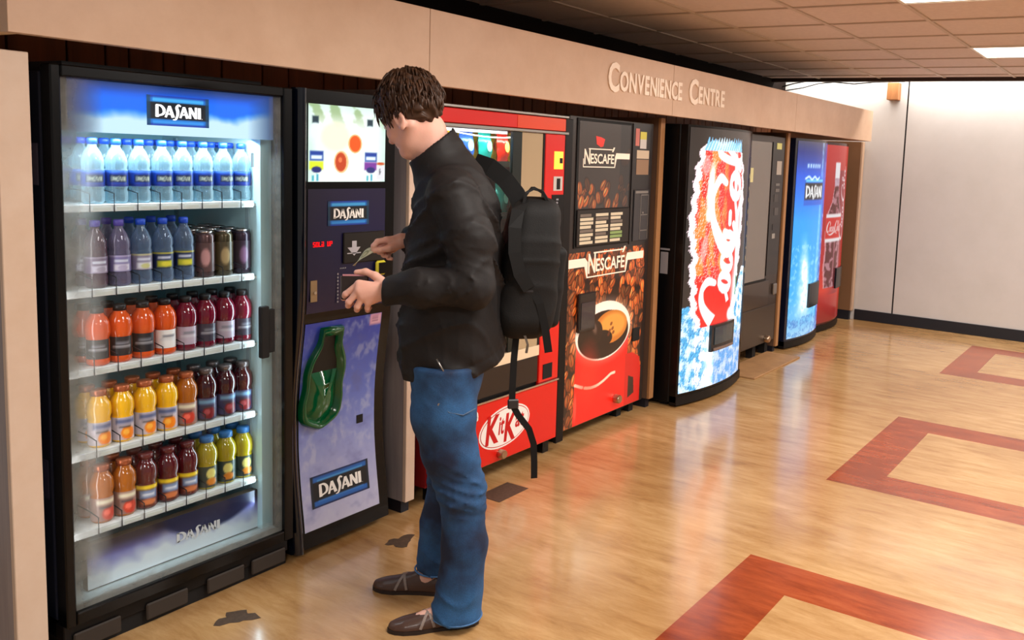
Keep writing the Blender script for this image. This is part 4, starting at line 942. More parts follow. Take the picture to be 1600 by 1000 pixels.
# ---------------------------------------------------------- 6. dark snack machine
fo = (6.38, 2.76, 0)
FS = empty('snack_vending_machine', fo, 'dark brown snack vending machine with grey reflecting window beside the glowing can machine', 'vending machine')
def fb(name, a, m, parent=FS, b=0.): return bx(name, a, m, parent, b, fo)
dk = mat('dark_brown_metal', (46, 36, 32), .35, coat=.2)
fb('cabinet', (5.955, 6.79, 2.80, 3.55, .11, 1.81), dk, b=.004); fb('door', (5.955, 6.79, 2.76, 2.799, .115, 1.805), dk, b=.004)
for x in (6.0, 6.45, 6.70): fb('leg', (x, x+.06, 2.80, 2.86, 0, .109), darkm)
win = fb('window', (5.99, 6.505, 2.756, 2.7595, .66, 1.755), mat('grey_window', (112, 104, 98), .16, coat=.8))
fb('window_sill', (5.99, 6.53, 2.753, 2.7595, .645, .659), darkm); fb('flap', (5.985, 6.60, 2.754, 2.7595, .435, .64), mat('flap_brown', (56, 44, 38), .3, coat=.3), b=.002)
fb('lower_door', (5.97, 6.77, 2.755, 2.7595, .13, .425), mat('lower_brown', (52, 42, 36), .35, coat=.2), b=.002)
cc = fb('control_column', (6.53, 6.765, 2.754, 2.7595, .68, 1.76), mat('column_black', (20, 17, 17), .3, coat=.3))
r_ = random.Random(6)
for (x0, x1, z0, z1, cl) in ((6.60, 6.70, 1.705, 1.755, (214, 210, 130)), (6.62, 6.72, 1.50, 1.61, (176, 166, 156)), (6.62, 6.70, 1.41, 1.43, (120, 116, 112)), (6.62, 6.70, 1.36, 1.385, (110, 104, 100)), (6.60, 6.68, 1.28, 1.34, (70, 66, 64)), (6.62, 6.70, 1.17, 1.23, (84, 80, 78)), (6.60, 6.72, 1.05, 1.10, (56, 52, 52)), (6.60, 6.66, .98, 1.02, (150, 146, 140))):
    MB().box(x0-fo[0], x1-fo[0], -.0085, -.0062, z0, z1).build('control_label', mat('cl_%d' % cl[0], cl, .45), cc)
for (x0, x1, z0, z1, cl) in ((5.995, 6.08, 1.60, 1.745, (170, 205, 225)), (6.01, 6.17, 1.44, 1.55, (214, 206, 150)), (6.0, 6.07, 1.50, 1.58, (70, 96, 130))):
    MB().box(x0-fo[0], x1-fo[0], -.0052, -.0042, z0, z1).build('window_sticker', mat('ws_%d' % cl[0], cl, .45), win)
fb('coin_cup', (6.68, 6.75, 2.740, 2.7595, .51, .60), silver, b=.004)
m_ = MB().lathe([(.030, .0), (.030, -.03), (.024, -.038)], 6.60-fo[0], -.006, 18, 'y', .150); autosmooth(m_.build('round_lock', mat('brushed_nickel', (190, 165, 140), .28, 1), FS))

# ---------------------------------------------------------- 7. far blue water machine
c7o = (7.34, 2.73, 0); ux = -c7o[0]
c = Canvas(6.975+ux, 7.70+ux, .088, 1.79, 90, 190); nz = c.noise(5, 5, 21, 4); nf = c.noise(16, 10, 22, 3)
c.grad([(.09, (150, 196, 226)), (.25, (90, 176, 226)), (.6, (40, 160, 226)), (1.1, (8, 150, 240)), (1.5, (6, 84, 210)), (1.70, (16, 40, 120)), (1.79, (60, 60, 90))])
pk = np.exp(-((c.U-(7.22+ux)+.10*(c.V-.5))/(.055+.10*np.clip(.9-c.V, 0, 1)))**2)*np.clip((1.02-c.V)/.3, 0, 1)*np.clip((c.V-.22)/.1, 0, 1)
c.put(pk*(.6+.8*nz), (250, 254, 255), 1); c.put(np.exp(-((c.U-(7.50+ux))/.03)**2)*(c.V > .15)*(.4+.6*nf), (170, 210, 240), .8)
c.put(np.clip((c.U-(7.56+ux))/.05, 0, 1), (60, 60, 150), .6)
c.put((c.V < .26)*np.clip((nf-.5)*8, 0, 1), (20, 80, 170), .7); c.put((c.V < .9)*np.clip((nf-.6)*6, 0, 1), (150, 215, 245), .6)
dz = 1.36
c.rect(7.11+ux, 7.56+ux, dz-.12, dz+.12, (10, 90, 200)).rect(7.12+ux, 7.55+ux, dz-.07, dz+.075, (6, 14, 26)).put(np.exp(-((c.V-dz-.095)/.012)**2)*((c.U > 7.13+ux) & (c.U < 7.54+ux)), (110, 215, 255), .9)
c.strokes([(P, W) for P, W in DAS], [[.40/2.95, 0, 7.135+ux], [0, .095, dz-.045]], (255, 255, 255), .12)
for i, (a, b_) in enumerate(((1.575, 'PURE'), (1.475, 'SOMETHING'))):
    pass
for i in range(6): c.rect(7.14+ux+i*.05, 7.14+ux+i*.05+.034, 1.565, 1.60, (190, 220, 250), .85)
c.strokes([stroke([(0, .2), (.2, .5), (.4, .1), (.6, .5), (.8, .1), (1, .4)], .18)], [[.30, 0, 7.12+ux], [0, .06, 1.46]], (215, 235, 255), .1)
W7, cy7 = curved_machine('water_vending_machine', c7o, 6.945, 7.735, 2.73, .055, 'glowing blue bottled-water vending machine near the far end of the row', mat('black_side', (7, 6, 8), .4, spec=.3), mat('front_black7', (14, 20, 40), .2, coat=.4), c, BACKLIT)
curved_box(W7, cy7, 7.30+ux, 7.60+ux, .33, .545, .022, mat('hatch_blue_black', (10, 20, 30), .3, coat=.3), 'delivery_hatch')
for (z0, z1, cl) in ((1.60, 1.72, (170, 175, 185)), (.83, .98, (140, 160, 175)), (.12, .24, (170, 160, 185))): MB().box(6.9415+ux, 6.9425+ux, .06, .12, z0, z1).build('side_label', mat('sl_%d%d' % (cl[0], cl[2]), cl, .5), W7)
# ---------------------------------------------------------- 8. far red bottle machine
c8o = (8.15, 2.79, 0); ux = -c8o[0]
c = Canvas(7.82+ux, 8.49+ux, .088, 1.785, 90, 190); nz = c.noise(6, 6, 31, 3)
c.grad([(.09, (150, 16, 14)), (.33, (196, 22, 14)), (.40, (236, 50, 20)), (.7, (200, 14, 24)), (1.2, (190, 16, 26)), (1.79, (214, 50, 50))])
bx0 = 8.10+ux
c.put(np.exp(-((c.U-(8.22+ux))/.16)**2)*((c.V < 1.55) & (c.V > .35)), (120, 10, 50), .6)
bo = [(-.055, 1.62), (.055, 1.62), (.058, 1.52), (.05, 1.40), (.085, 1.25), (.17, 1.12), (.18, .9), (.165, .80), (.18, .62), (.15, .42), (-.15, .42), (-.18, .62), (-.165, .80), (-.18, .9), (-.17, 1.12), (-.085, 1.25), (-.05, 1.40), (-.058, 1.52)]
c.poly([(bx0+a*1.08, z) for a, z in bo], (235, 200, 210), .7); c.poly([(bx0+a*.92, z) for a, z in bo], (96, 14, 26))
c.put(c.inside([(bx0+a*.9, z) for a, z in bo])*np.clip((nz-.5)*5, 0, 1), (230, 180, 190), .7); c.put(np.exp(-((c.U-bx0-.03)/.016)**2)*((c.V < 1.2) & (c.V > .5)), (236, 170, 180), .6)
c.rect(bx0-.055, bx0+.055, 1.47, 1.625, (250, 246, 250)); c.rect(bx0-.055, bx0+.055, 1.40, 1.47, (216, 190, 210), .8)
c.rect(bx0-.185, bx0+.19, .88, 1.13, (222, 22, 20)); c.rect(bx0-.185, bx0+.19, 1.10, 1.135, (250, 244, 246)); c.rect(bx0-.185, bx0+.19, .865, .90, (250, 244, 246))
c.strokes([(P, W*1.3) for P, W in COK], [[.34/4.5, 0, bx0-.17], [0, .095, .965]], (255, 255, 255), .085)
c.strokes([(P, W*1.25) for P, W in COK], [[0, -.13, 8.38+ux], [.74/4.5, 0, .86]], (250, 240, 244), .13)
C8, cy8 = curved_machine('soda_bottle_machine', c8o, 7.80, 8.52, 2.79, .05, 'red drinks machine picturing a glass soda bottle at the far end of the row', mat('black_side', (7, 6, 8), .4, spec=.3), mat('front_red8', (70, 10, 12), .2, coat=.4), c, DIMLIT)
curved_box(C8, cy8, 8.20+ux, 8.46+ux, .40, .60, .022, mat('hatch_blue_black', (10, 20, 30), .3, coat=.3), 'delivery_hatch')

# ================================================================== goods inside the cooler
def liquid(name, color, rough=.12, alpha=.0, coat=.6):
    """coloured drink: glossy, a little see-through"""
    if name in MATS: return MATS[name]
    m = bpy.data.materials.new(name); m.use_nodes = True; nt = m.node_tree; b = nt.nodes['Principled BSDF']
    b.inputs['Base Color'].default_value = rgb(*color); b.inputs['Roughness'].default_value = rough; b.inputs['Coat Weight'].default_value = coat
    b.inputs['Coat Roughness'].default_value = .04
    if alpha:
        tr = nt.nodes.new('ShaderNodeBsdfTransparent'); tr.inputs[0].default_value = rgb(*[min(255, int(c*.5+128)) for c in color])
        lw = nt.nodes.new('ShaderNodeLayerWeight'); lw.inputs[0].default_value = .35
        mr = nt.nodes.new('ShaderNodeMapRange'); mr.inputs[3].default_value = alpha; mr.inputs[4].default_value = .1; nt.links.new(lw.outputs['Facing'], mr.inputs[0])
        mx = nt.nodes.new('ShaderNodeMixShader'); nt.links.new(mr.outputs[0], mx.inputs[0]); nt.links.new(b.outputs[0], mx.inputs[1]); nt.links.new(tr.outputs[0], mx.inputs[2])
        nt.links.new(mx.outputs[0], nt.nodes['Material Output'].inputs[0])
    MATS[name] = m; return m
def label_mesh(r, z0, z1, paint, n=24, nz=14):
    """wrapped paper label: colour per vertex; paint(canvas) in (u = metres around from front, v = height)"""
    c = Canvas(-math.pi*r, math.pi*r, z0, z1, 56, nz); paint(c)
    A = c.U/r-math.pi/2; co = np.stack([r*np.cos(A), r*np.sin(A), c.V], -1).reshape(-1, 3); n1 = c.nu+1
    i = (np.arange(c.nv)[:, None]*n1+np.arange(c.nu)[None]).ravel(); F = np.stack([i, i+1, i+1+n1, i+n1], 1)
    me = bpy.data.meshes.new('label'); me.from_pydata(co.tolist(), [], F.tolist()); me.polygons.foreach_set('use_smooth', [True]*len(me.polygons))
    at = me.color_attributes.new('print', 'FLOAT_COLOR', 'POINT'); k = np.ones((len(co), 4), np.float32); k[:, :3] = lin(np.clip(c.C, 0, 255).reshape(-1, 3)); at.data.foreach_set('color', k.ravel())
    me.materials.append(PRINT); return me
def part_mesh(name, prof, m, n=20):
    mb = MB().lathe(prof, n=n); me = mb.mesh(name); me.materials.append(m); me.polygons.foreach_set('use_smooth', [True]*len(me.polygons)); return me
def P_water(c):
    c.C[:] = (22, 52, 140); c.rect(-1, 1, c.v[-1]-.006, c.v[-1], (70, 120, 200)); c.rect(-1, 1, c.v[0], c.v[0]+.007, (30, 40, 110))
    zc = (c.v[0]+c.v[-1])/2; c.rect(-.026, .026, zc-.012, zc+.012, (10, 20, 50)); c.strokes(DAS, [[.042/2.95, 0, -.021], [0, .012, zc-.006]], (225, 230, 190), .013)
    c.rect(.06, .085, c.v[0], c.v[-1], (215, 220, 230))
def P_clear(col, c2, c3):
    def f(c):
        c.C[:] = col; zc = (c.v[0]+c.v[-1])/2; c.rect(-1, 1, c.v[-1]-.005, c.v[-1], c2); c.rect(-.022, .024, c.v[0]+.003, zc-.002, c3); c.ell(.004, zc-.013, .014, .008, c2); c.rect(-.02, .02, zc+.004, zc+.012, (200, 205, 220))
    return f
def P_sport(col, side):
    def f(c):
        c.C[:] = col; zc = (c.v[0]+c.v[-1])/2; c.rect(-.03, .024, zc-.004, zc+.001, (200, 200, 205)); c.rect(-.02, .018, zc+.006, zc+.014, (120, 120, 130)); c.rect(.035, .075, c.v[0], c.v[-1], side)
        c.rect(-.078, -.045, c.v[0], c.v[-1], (225, 222, 220)); c.rect(-.075, -.05, c.v[0]+.004, c.v[0]+.012, (40, 40, 40))
    return f
def P_juice(base, fruit, top):
    def f(c):
        c.C[:] = base; H = c.v[-1]-c.v[0]; c.rect(-.03, .03, c.v[-1]-H*.28, c.v[-1]-H*.08, top); c.ell(.006, c.v[0]+H*.30, .021, H*.30, fruit); c.ell(.0, c.v[0]+H*.34, .010, H*.13, tuple(min(255, k+50) for k in fruit)); c.rect(.045, .07, c.v[0], c.v[-1], (240, 240, 236))
        c.rect(-.02, .014, c.v[-1]-H*.46, c.v[-1]-H*.38, (60, 60, 70))
    return f
KIND = {}
def kind(name, prof, lm, cap, capm, lab, n=20):
    KIND[name] = (part_mesh('bottle_body', prof, lm, n), part_mesh('cap', cap, capm, 16), label_mesh(*lab) if lab else None)
capblue = mat('cap_blue', (24, 70, 190), .35); capdark = mat('cap_dark', (20, 18, 22), .35); cappurple = mat('cap_violet', (74, 60, 150), .4); caporange = mat('cap_copper', (176, 96, 60), .3, .5)
cansilver = mat('can_silver', (190, 186, 186), .22, 1)
water = liquid('water_clear', (176, 208, 220), .05, .82); water2 = liquid('water_tint', (128, 152, 186), .05, .76); rose = liquid('drink_rose', (96, 66, 84), .08, .45)
wp = [(.006, 0), (.026, .0), (.031, .008), (.031, .035), (.0285, .044), (.031, .052), (.031, .105), (.0285, .112), (.031, .120), (.030, .138), (.022, .160), (.0125, .176), (.0125, .188)]
capw = [(.0145, .184), (.0145, .200), (.012, .203)]
kind('water', wp, water, capw, capblue, (.0316, .054, .104, P_water))
kind('rose', wp, rose, capw, cappurple, (.0316, .045, .095, P_clear((104, 84, 112), (150, 140, 160), (190, 185, 205))))
kind('violet', wp, liquid('drink_violet', (126, 118, 150), .08, .6), capw, cappurple, (.0316, .045, .095, P_clear((110, 100, 150), (170, 160, 190), (205, 200, 215))))
kind('lime', wp, water2, capw, capblue, (.0316, .045, .095, P_clear((26, 38, 84), (210, 200, 60), (190, 190, 40))))
kind('pale', wp, water2, capw, capblue, (.0316, .045, .095, P_clear((120, 112, 140), (190, 190, 130), (205, 205, 215))))
cp_ = [(.024, 0), (.0305, .006), (.0305, .142), (.0265, .154)]
for k, c_ in (('cocoa', (84, 58, 58)), ('bronze', (74, 62, 40)), ('plum', (44, 26, 40))):
    kind('can_'+k, cp_, mat('can_'+k, c_, .25, .6, coat=.4), [(.0265, .1542), (.027, .160), (.0245, .161), (.023, .157)], cansilver, (.0309, .02, .12, (lambda q: (lambda c: (c.C.__setitem__(slice(None), q), c.ell(.0, .07, .015, .03, tuple(min(255, int(v*1.9)+24) for v in q)), c.rect(-.052, -.038, .02, .12, (190, 185, 185)))))(c_)))
sp_ = [(.008, 0), (.027, 0), (.0325, .007), (.0325, .018), (.031, .022), (.031, .084), (.0330, .088), (.0350, .100), (.0352, .118), (.0325, .136), (.026, .150), (.0185, .159), (.0165, .172)]
cps = [(.0185, .164), (.0185, .180), (.0165, .184)]
for k, c_, sd_ in (('orange', (222, 84, 22), (222, 84, 22)), ('magenta', (112, 14, 40), (150, 30, 36))):
    kind('sport_'+k, sp_, liquid('drink_'+k, c_, .1, .15), cps, capdark, (.0316, .022, .083, P_sport((34, 32, 38) if k == 'orange' else (60, 52, 66), sd_)))
    kind('sportb_'+k, sp_, liquid('drink_'+k, c_, .1, .15), cps, capdark, (.0316, .022, .083, P_sport((226, 222, 220) if k == 'orange' else (176, 160, 176), sd_)))
jp = [(.008, 0), (.026, 0), (.0315, .006), (.0315, .078), (.030, .084), (.0345, .096), (.0345, .114), (.0315, .129), (.0235, .142), (.0200, .148), (.0205, .160)]
cpj = [(.0222, .152), (.0222, .167), (.020, .170)]
kind('juice_yellow', jp, liquid('drink_yellow', (236, 176, 12), .15), cpj, caporange, (.0321, .008, .076, P_juice((196, 182, 190), (244, 130, 14), (90, 100, 140))))
kind('juice_amber', jp, liquid('drink_amber', (176, 96, 18), .1, .1), cpj, caporange, (.0321, .008, .076, P_juice((150, 110, 100), (200, 60, 40), (226, 216, 190))))
kind('juice_dark', jp, liquid('drink_dark', (58, 10, 18), .1), cpj, mat('cap_pewter', (120, 110, 110), .3, .7), (.0321, .008, .076, P_juice((60, 50, 84), (120, 24, 30), (110, 150, 180))))
kind('juice_red', jp, liquid('drink_darkred', (84, 18, 24), .1), cpj, liquid('cap_wine', (90, 24, 26), .3), (.0321, .008, .076, lambda c: (c.C.__setitem__(slice(None), (96, 40, 30)), c.rect(-1, 1, .062, .076, (236, 204, 40)), c.rect(-.028, .028, .034, .060, (110, 130, 170)), c.rect(-.02, .018, .042, .050, (220, 225, 235)), c.ell(0, .024, .024, .009, (210, 120, 70)))))
kind('juice_lime', jp, liquid('drink_lime', (164, 146, 20), .12), cpj, mat('cap_blue2', (50, 110, 170), .35), (.0321, .008, .076, lambda c: (c.C.__setitem__(slice(None), (52, 66, 60)), c.ell(.0, .052, .016, .018, (224, 214, 120)), c.ell(.002, .026, .018, .012, (214, 130, 40)))))
ROWS = [
    ['water']*8,
    ['rose', 'violet', 'pale', 'lime', 'lime', 'can_cocoa', 'can_bronze', 'can_plum'],
    ['sport_orange', 'sport_orange', 'sport_orange', 'sportb_orange', 'sportb_magenta', 'sport_magenta', 'sportb_magenta', 'sport_magenta'],
    ['juice_yellow']*4+['juice_amber']+['juice_dark']*3,
    ['juice_amber']*2+['juice_red']*3+['juice_lime']*3]
TXT = {'water': 'clear water bottle with blue cap', 'rose': 'rosy drink bottle with violet cap', 'violet': 'pale violet drink bottle', 'pale': 'clear drink bottle with grey label', 'lime': 'clear drink bottle with yellow-green label',
       'can_cocoa': 'brown drink can', 'can_bronze': 'bronze drink can', 'can_plum': 'dark plum drink can', 'sport_orange': 'orange drink bottle, black label', 'sportb_orange': 'orange drink bottle, white label', 'sport_magenta': 'dark red drink bottle, grey label',
       'sportb_magenta': 'dark red drink bottle, pale label', 'juice_yellow': 'yellow juice bottle', 'juice_amber': 'amber juice bottle', 'juice_dark': 'dark berry juice bottle', 'juice_red': 'red juice bottle, yellow-banded label', 'juice_lime': 'lime-yellow juice bottle, blue cap'}
ORD = ['first', 'second', 'third', 'fourth', 'fifth', 'sixth', 'seventh', 'eighth']; SN_ = ['top', 'second', 'middle', 'fourth', 'bottom']
rr_ = random.Random(11)
for ri, row in enumerate(ROWS):
    for ci, k in enumerate(row):
        for dep in range(4 if k.startswith('can') else (3 if ri == 0 else 2)):
            kk_ = k
            body, cap, lab = KIND[kk_]
            nm = 'drink_can' if k.startswith('can') else 'drink_bottle'
            e = bpy.data.objects.new(nm, None); COL.objects.link(e); e.empty_display_size = .02
            e.location = (COLX[ci]+rr_.uniform(-.002, .002), 2.872+.072*dep, SHELF[ri]+.0123); e.rotation_euler = (0, 0, rr_.uniform(-.5, .5) if dep else rr_.uniform(-.55, .0))
            e.scale = (1.03, 1.03, 1 if k.startswith('can') else (1., 1.04, 1.01, 1.09, 1.11)[ri])
            tag(e, '%s, %s from left, %s on the %s cooler shelf' % (TXT[k], ORD[ci], ('in front', 'second deep', 'third deep', 'fourth deep')[dep], SN_[ri]), 'can' if nm == 'drink_can' else 'bottle', 'drinks on the %s shelf of the cooler' % SN_[ri])
            for nm2, me in (('body', body), ('can_lid' if nm == 'drink_can' else 'cap', cap), ('label', lab)):
                if me is None: continue
                o = bpy.data.objects.new(nm2, me); COL.objects.link(o); o.parent = e

# ================================================================== the man
PX, PY = 2.12, 2.05; PA = math.atan2(-.719, .695)
MAN = empty('person', (PX, PY, 0), 'person in black jacket and blue jeans holding wallet and banknote at the bottled-water vendor', 'person', rz=PA)
skin = mat('skin', (222, 170, 152), .5, sss=.25, bump=(180, .05)); hairm = mat('hair_brown', (78, 50, 32), .5, spec=.4, mottle=((60, 60, 14), .3, (34, 20, 14)))
jacket_m = mat('jacket_nylon', (29, 26, 26), .62, spec=.28, bump=(26, .2))
jm = bpy.data.materials.new('denim'); jm.use_nodes = True
def _den():
    nt = jm.node_tree; b = nt.nodes['Principled BSDF']; N = nt.nodes.new; K = nt.links.new
    tc = N('ShaderNodeTexCoord'); n1 = N('ShaderNodeTexNoise'); n1.inputs['Scale'].default_value = 4.5; n1.inputs['Detail'].default_value = 5; K(tc.outputs['Object'], n1.inputs[0])
    r = N('ShaderNodeValToRGB'); r.color_ramp.elements[0].position = .38; r.color_ramp.elements[0].color = rgb(5, 24, 54); r.color_ramp.elements[1].position = .68; r.color_ramp.elements[1].color = rgb(40, 94, 146)
    K(n1.outputs[0], r.inputs[0]); n2 = N('ShaderNodeTexNoise'); n2.inputs['Scale'].default_value = 260; n2.inputs['Detail'].default_value = 3; K(tc.outputs['Object'], n2.inputs[0])
    m = N('ShaderNodeMix'); m.data_type = 'RGBA'; m.blend_type = 'OVERLAY'; m.inputs[0].default_value = .45; K(r.outputs[0], m.inputs[6]); K(n2.outputs[0], m.inputs[7]); K(m.outputs[2], b.inputs['Base Color'])
    bp = N('ShaderNodeBump'); bp.inputs['Strength'].default_value = .25; bp.inputs['Distance'].default_value = .002; K(n2.outputs[0], bp.inputs['Height']); K(bp.outputs[0], b.inputs['Normal']); b.inputs['Roughness'].default_value = .8
_den(); MATS['denim'] = jm
hf = np.array([-.65, .525, -.547]); hu = np.array([-.425, .343, .837]); hl = np.array([-.627, -.776, 0.]); hl /= np.linalg.norm(hl); hf -= (hf@hl)*hl; hf /= np.linalg.norm(hf); hu = np.cross(hf, hl); hu /= np.linalg.norm(hu); hu *= np.sign(hu[2])
HC = np.array([-.105, .0, 1.703]); HA = np.stack([hf, hl, hu])
def H(a, b, c): return HC+a*hf+b*hl+c*hu
def head(P):
    d = ell(P, H(-.012, 0, .022), (.095, .074, .088), HA)
    d = smin(d, ell(P, H(.040, 0, -.038), (.056, .056, .078), HA), .03)
    for q in (1, -1):
        d = smin(d, rc(P, H(-.015, .050*q, -.052), H(.070, .014*q, -.100), .021, .017), .022)
        d = smin(d, ell(P, H(.066, .036*q, -.038), (.022, .022, .02), HA), .02)
        d = smax(d, -ell(P, H(.100, .030*q, .000), (.014, .017, .011), HA), .010)
    d = smin(d, rc(P, H(.082, -.034, .018), H(.082, .034, .018), .010, .010), .014)
    d = smin(d, rc(P, H(.088, 0, .004), H(.112, 0, -.034), .008, .012), .010)
    d = smin(d, ell(P, H(.094, 0, -.036), (.014, .017, .009), HA), .008)
    d = smin(d, ell(P, H(.090, 0, -.062), (.010, .023, .006), HA), .005); d = smin(d, ell(P, H(.088, 0, -.073), (.010, .020, .007), HA), .005)
    d = smin(d, ell(P, H(.074, 0, -.100), (.022, .022, .018), HA), .02)
    d = smin(d, rc(P, (.005, .015, 1.47), (-.050, .004, 1.645), .066, .060), .035)
    for q in (1, -1):
        e = ell(P, H(-.008, .079*q, -.030), (.021, .008, .032), HA); e = smax(e, -ell(P, H(-.006, .088*q, -.030), (.013, .008, .022), HA), .004)
        e = smin(e, ell(P, H(-.004, .078*q, -.056), (.010, .007, .012), HA), .006); d = smin(d, e, .006)
    return d
def arm_l(P): return chain(P, [(.03, -.15, 1.44), (.095, -.195, 1.17), (-.165, -.148, 1.148)], [.05, .042, .028], .02)
def arm_r(P): return chain(P, [(.04, .16, 1.44), (.03, .235, 1.22), (-.12, .115, 1.282)], [.05, .042, .027], .02)
def trunk(P): return smin(smin(chain(P, [(.03, 0, 1.0), (.035, 0, 1.25), (.02, .0, 1.46)], [.10, .115, .07], .05), smin(rc(P, (.02, -.08, .85), (.08, -.08, .48), .075, .055), rc(P, (.08, -.08, .48), (.065, -.09, .09), .055, .036), .02), .04), smin(rc(P, (.02, .08, .85), (.045, .10, .5), .075, .055), rc(P, (.045, .10, .5), (.0, .155, .09), .052, .036), .02), .04)
def coarse(P):
    d = smin(trunk(P), smin(arm_l(P), arm_r(P), .001), .03)
    d = smin(d, chain(P, [(.065, -.09, .09), (.03, -.092, .05), (-.06, -.095, .03)], [.036, .032, .022], .02), .02)
    return smin(d, chain(P, [(.0, .155, .09), (-.03, .16, .05), (-.12, .18, .03)], [.036, .032, .022], .02), .02)
def hand_l(P):
    W_ = (-.155, -.150, 1.150)
    K_ = [(-.247, -.138, 1.168), (-.246, -.147, 1.149), (-.236, -.149, 1.130), (-.219, -.146, 1.112)]
    d = rc(P, (-.13, -.152, 1.15), W_, .027, .0255)
    for k, r in zip(K_, (.014, .0145, .0135, .012)): d = smin(d, rc(P, W_, k, .019, r), .014)
    F_ = [([K_[0], (-.287, -.130, 1.135), (-.296, -.106, 1.119), (-.288, -.088, 1.121)], [.0115, .0098, .0086, .0070]),
          ([K_[1], (-.277, -.140, 1.112), (-.281, -.114, 1.096), (-.272, -.094, 1.100)], [.0118, .0100, .0088, .0072]),
          ([K_[2], (-.252, -.142, 1.098), (-.255, -.118, 1.084), (-.247, -.098, 1.088)], [.0112, .0096, .0084, .0070]),
          ([K_[3], (-.222, -.138, 1.093), (-.223, -.116, 1.082), (-.217, -.100, 1.087)], [.0100, .0086, .0076, .0062])]
    for p, r in F_: d = smin(d, chain(P, p, r, .004), .0035)
    return smin(d, chain(P, [(-.168, -.140, 1.168), (-.200, -.126, 1.192), (-.230, -.112, 1.203), (-.258, -.105, 1.200)], [.016, .0125, .0105, .0085], .006), .008)
def hand_r(P):
    W_ = (-.135, .105, 1.280)
    K_ = [(-.180, .080, 1.284), (-.178, .096, 1.274), (-.170, .106, 1.262), (-.158, .110, 1.250)]
    d = rc(P, (-.11, .115, 1.282), W_, .025, .023)
    for k, r in zip(K_, (.0125, .0125, .0115, .0105)): d = smin(d, rc(P, W_, k, .018, r), .012)
    F_ = [([K_[0], (-.208, .066, 1.280), (-.220, .060, 1.266), (-.222, .062, 1.256)], [.0105, .0092, .0082, .0068]),
          ([K_[1], (-.205, .086, 1.262), (-.204, .078, 1.244), (-.192, .074, 1.238)], [.0108, .0094, .0084, .0070]),
          ([K_[2], (-.192, .098, 1.248), (-.190, .088, 1.232), (-.178, .082, 1.228)], [.0102, .0090, .0080, .0068]),
          ([K_[3], (-.176, .104, 1.236), (-.174, .094, 1.222), (-.164, .088, 1.220)], [.0092, .0080, .0072, .0060])]
    for p, r in F_: d = smin(d, chain(P, p, r, .004), .003)
    return smin(d, chain(P, [(-.142, .090, 1.266), (-.172, .066, 1.258), (-.198, .058, 1.252), (-.218, .062, 1.249)], [.014, .0115, .0098, .0080], .006), .007)
parts_ = [nets(lambda P: head(P), (-.27, -.15, 1.44), (.11, .15, 1.83), .004),
          nets(coarse, (-.20, -.28, .0), (.20, .30, 1.52), .011),
          nets(hand_l, (-.32, -.19, 1.06), (-.10, -.07, 1.23), .0022), nets(hand_r, (-.24, .03, 1.20), (-.085, .15, 1.32), .0022)]
body = netobj('body', parts_, skin, MAN)
# eyes, brows, lips
eyem = mat('eye_white', (225, 220, 214), .15); irm = mat('iris_brown', (60, 36, 20), .1)
def ball(name, c, r, m, parent, sc_=(1, 1, 1)):
    mb = MB().lathe([(max(.0001, r*math.sin(math.pi*i/10)), -r*math.cos(math.pi*i/10)) for i in range(11)], n=14)
    o = mb.build(name, m, parent, True); o.location = tuple(c); o.scale = sc_; return o
for q in (1, -1):
    e_ = ball('eye', H(.082, .030*q, .000), .0115, eyem, MAN); ball('iris', hf*.0075, .0056, irm, e_)
    br = MB().tube([tuple(H(.090-.012*abs(t), (.030+.017*t)*q, .021+.003*(1-t*t))) for t in (-1, -.4, .2, .8, 1.2)], [.002, .0035, .0035, .003, .001], 6); br.build('eyebrow', hairm, MAN, True)
lp_ = MB().tube([tuple(H(.0985-.012*t*t, .020*t, -.0675-.002*t*t)) for t in (-1, -.5, 0, .5, 1)], [.001, .004, .0048, .004, .001], 8); lp_.build('lips', mat('lip', (176, 104, 92), .45), MAN, True)
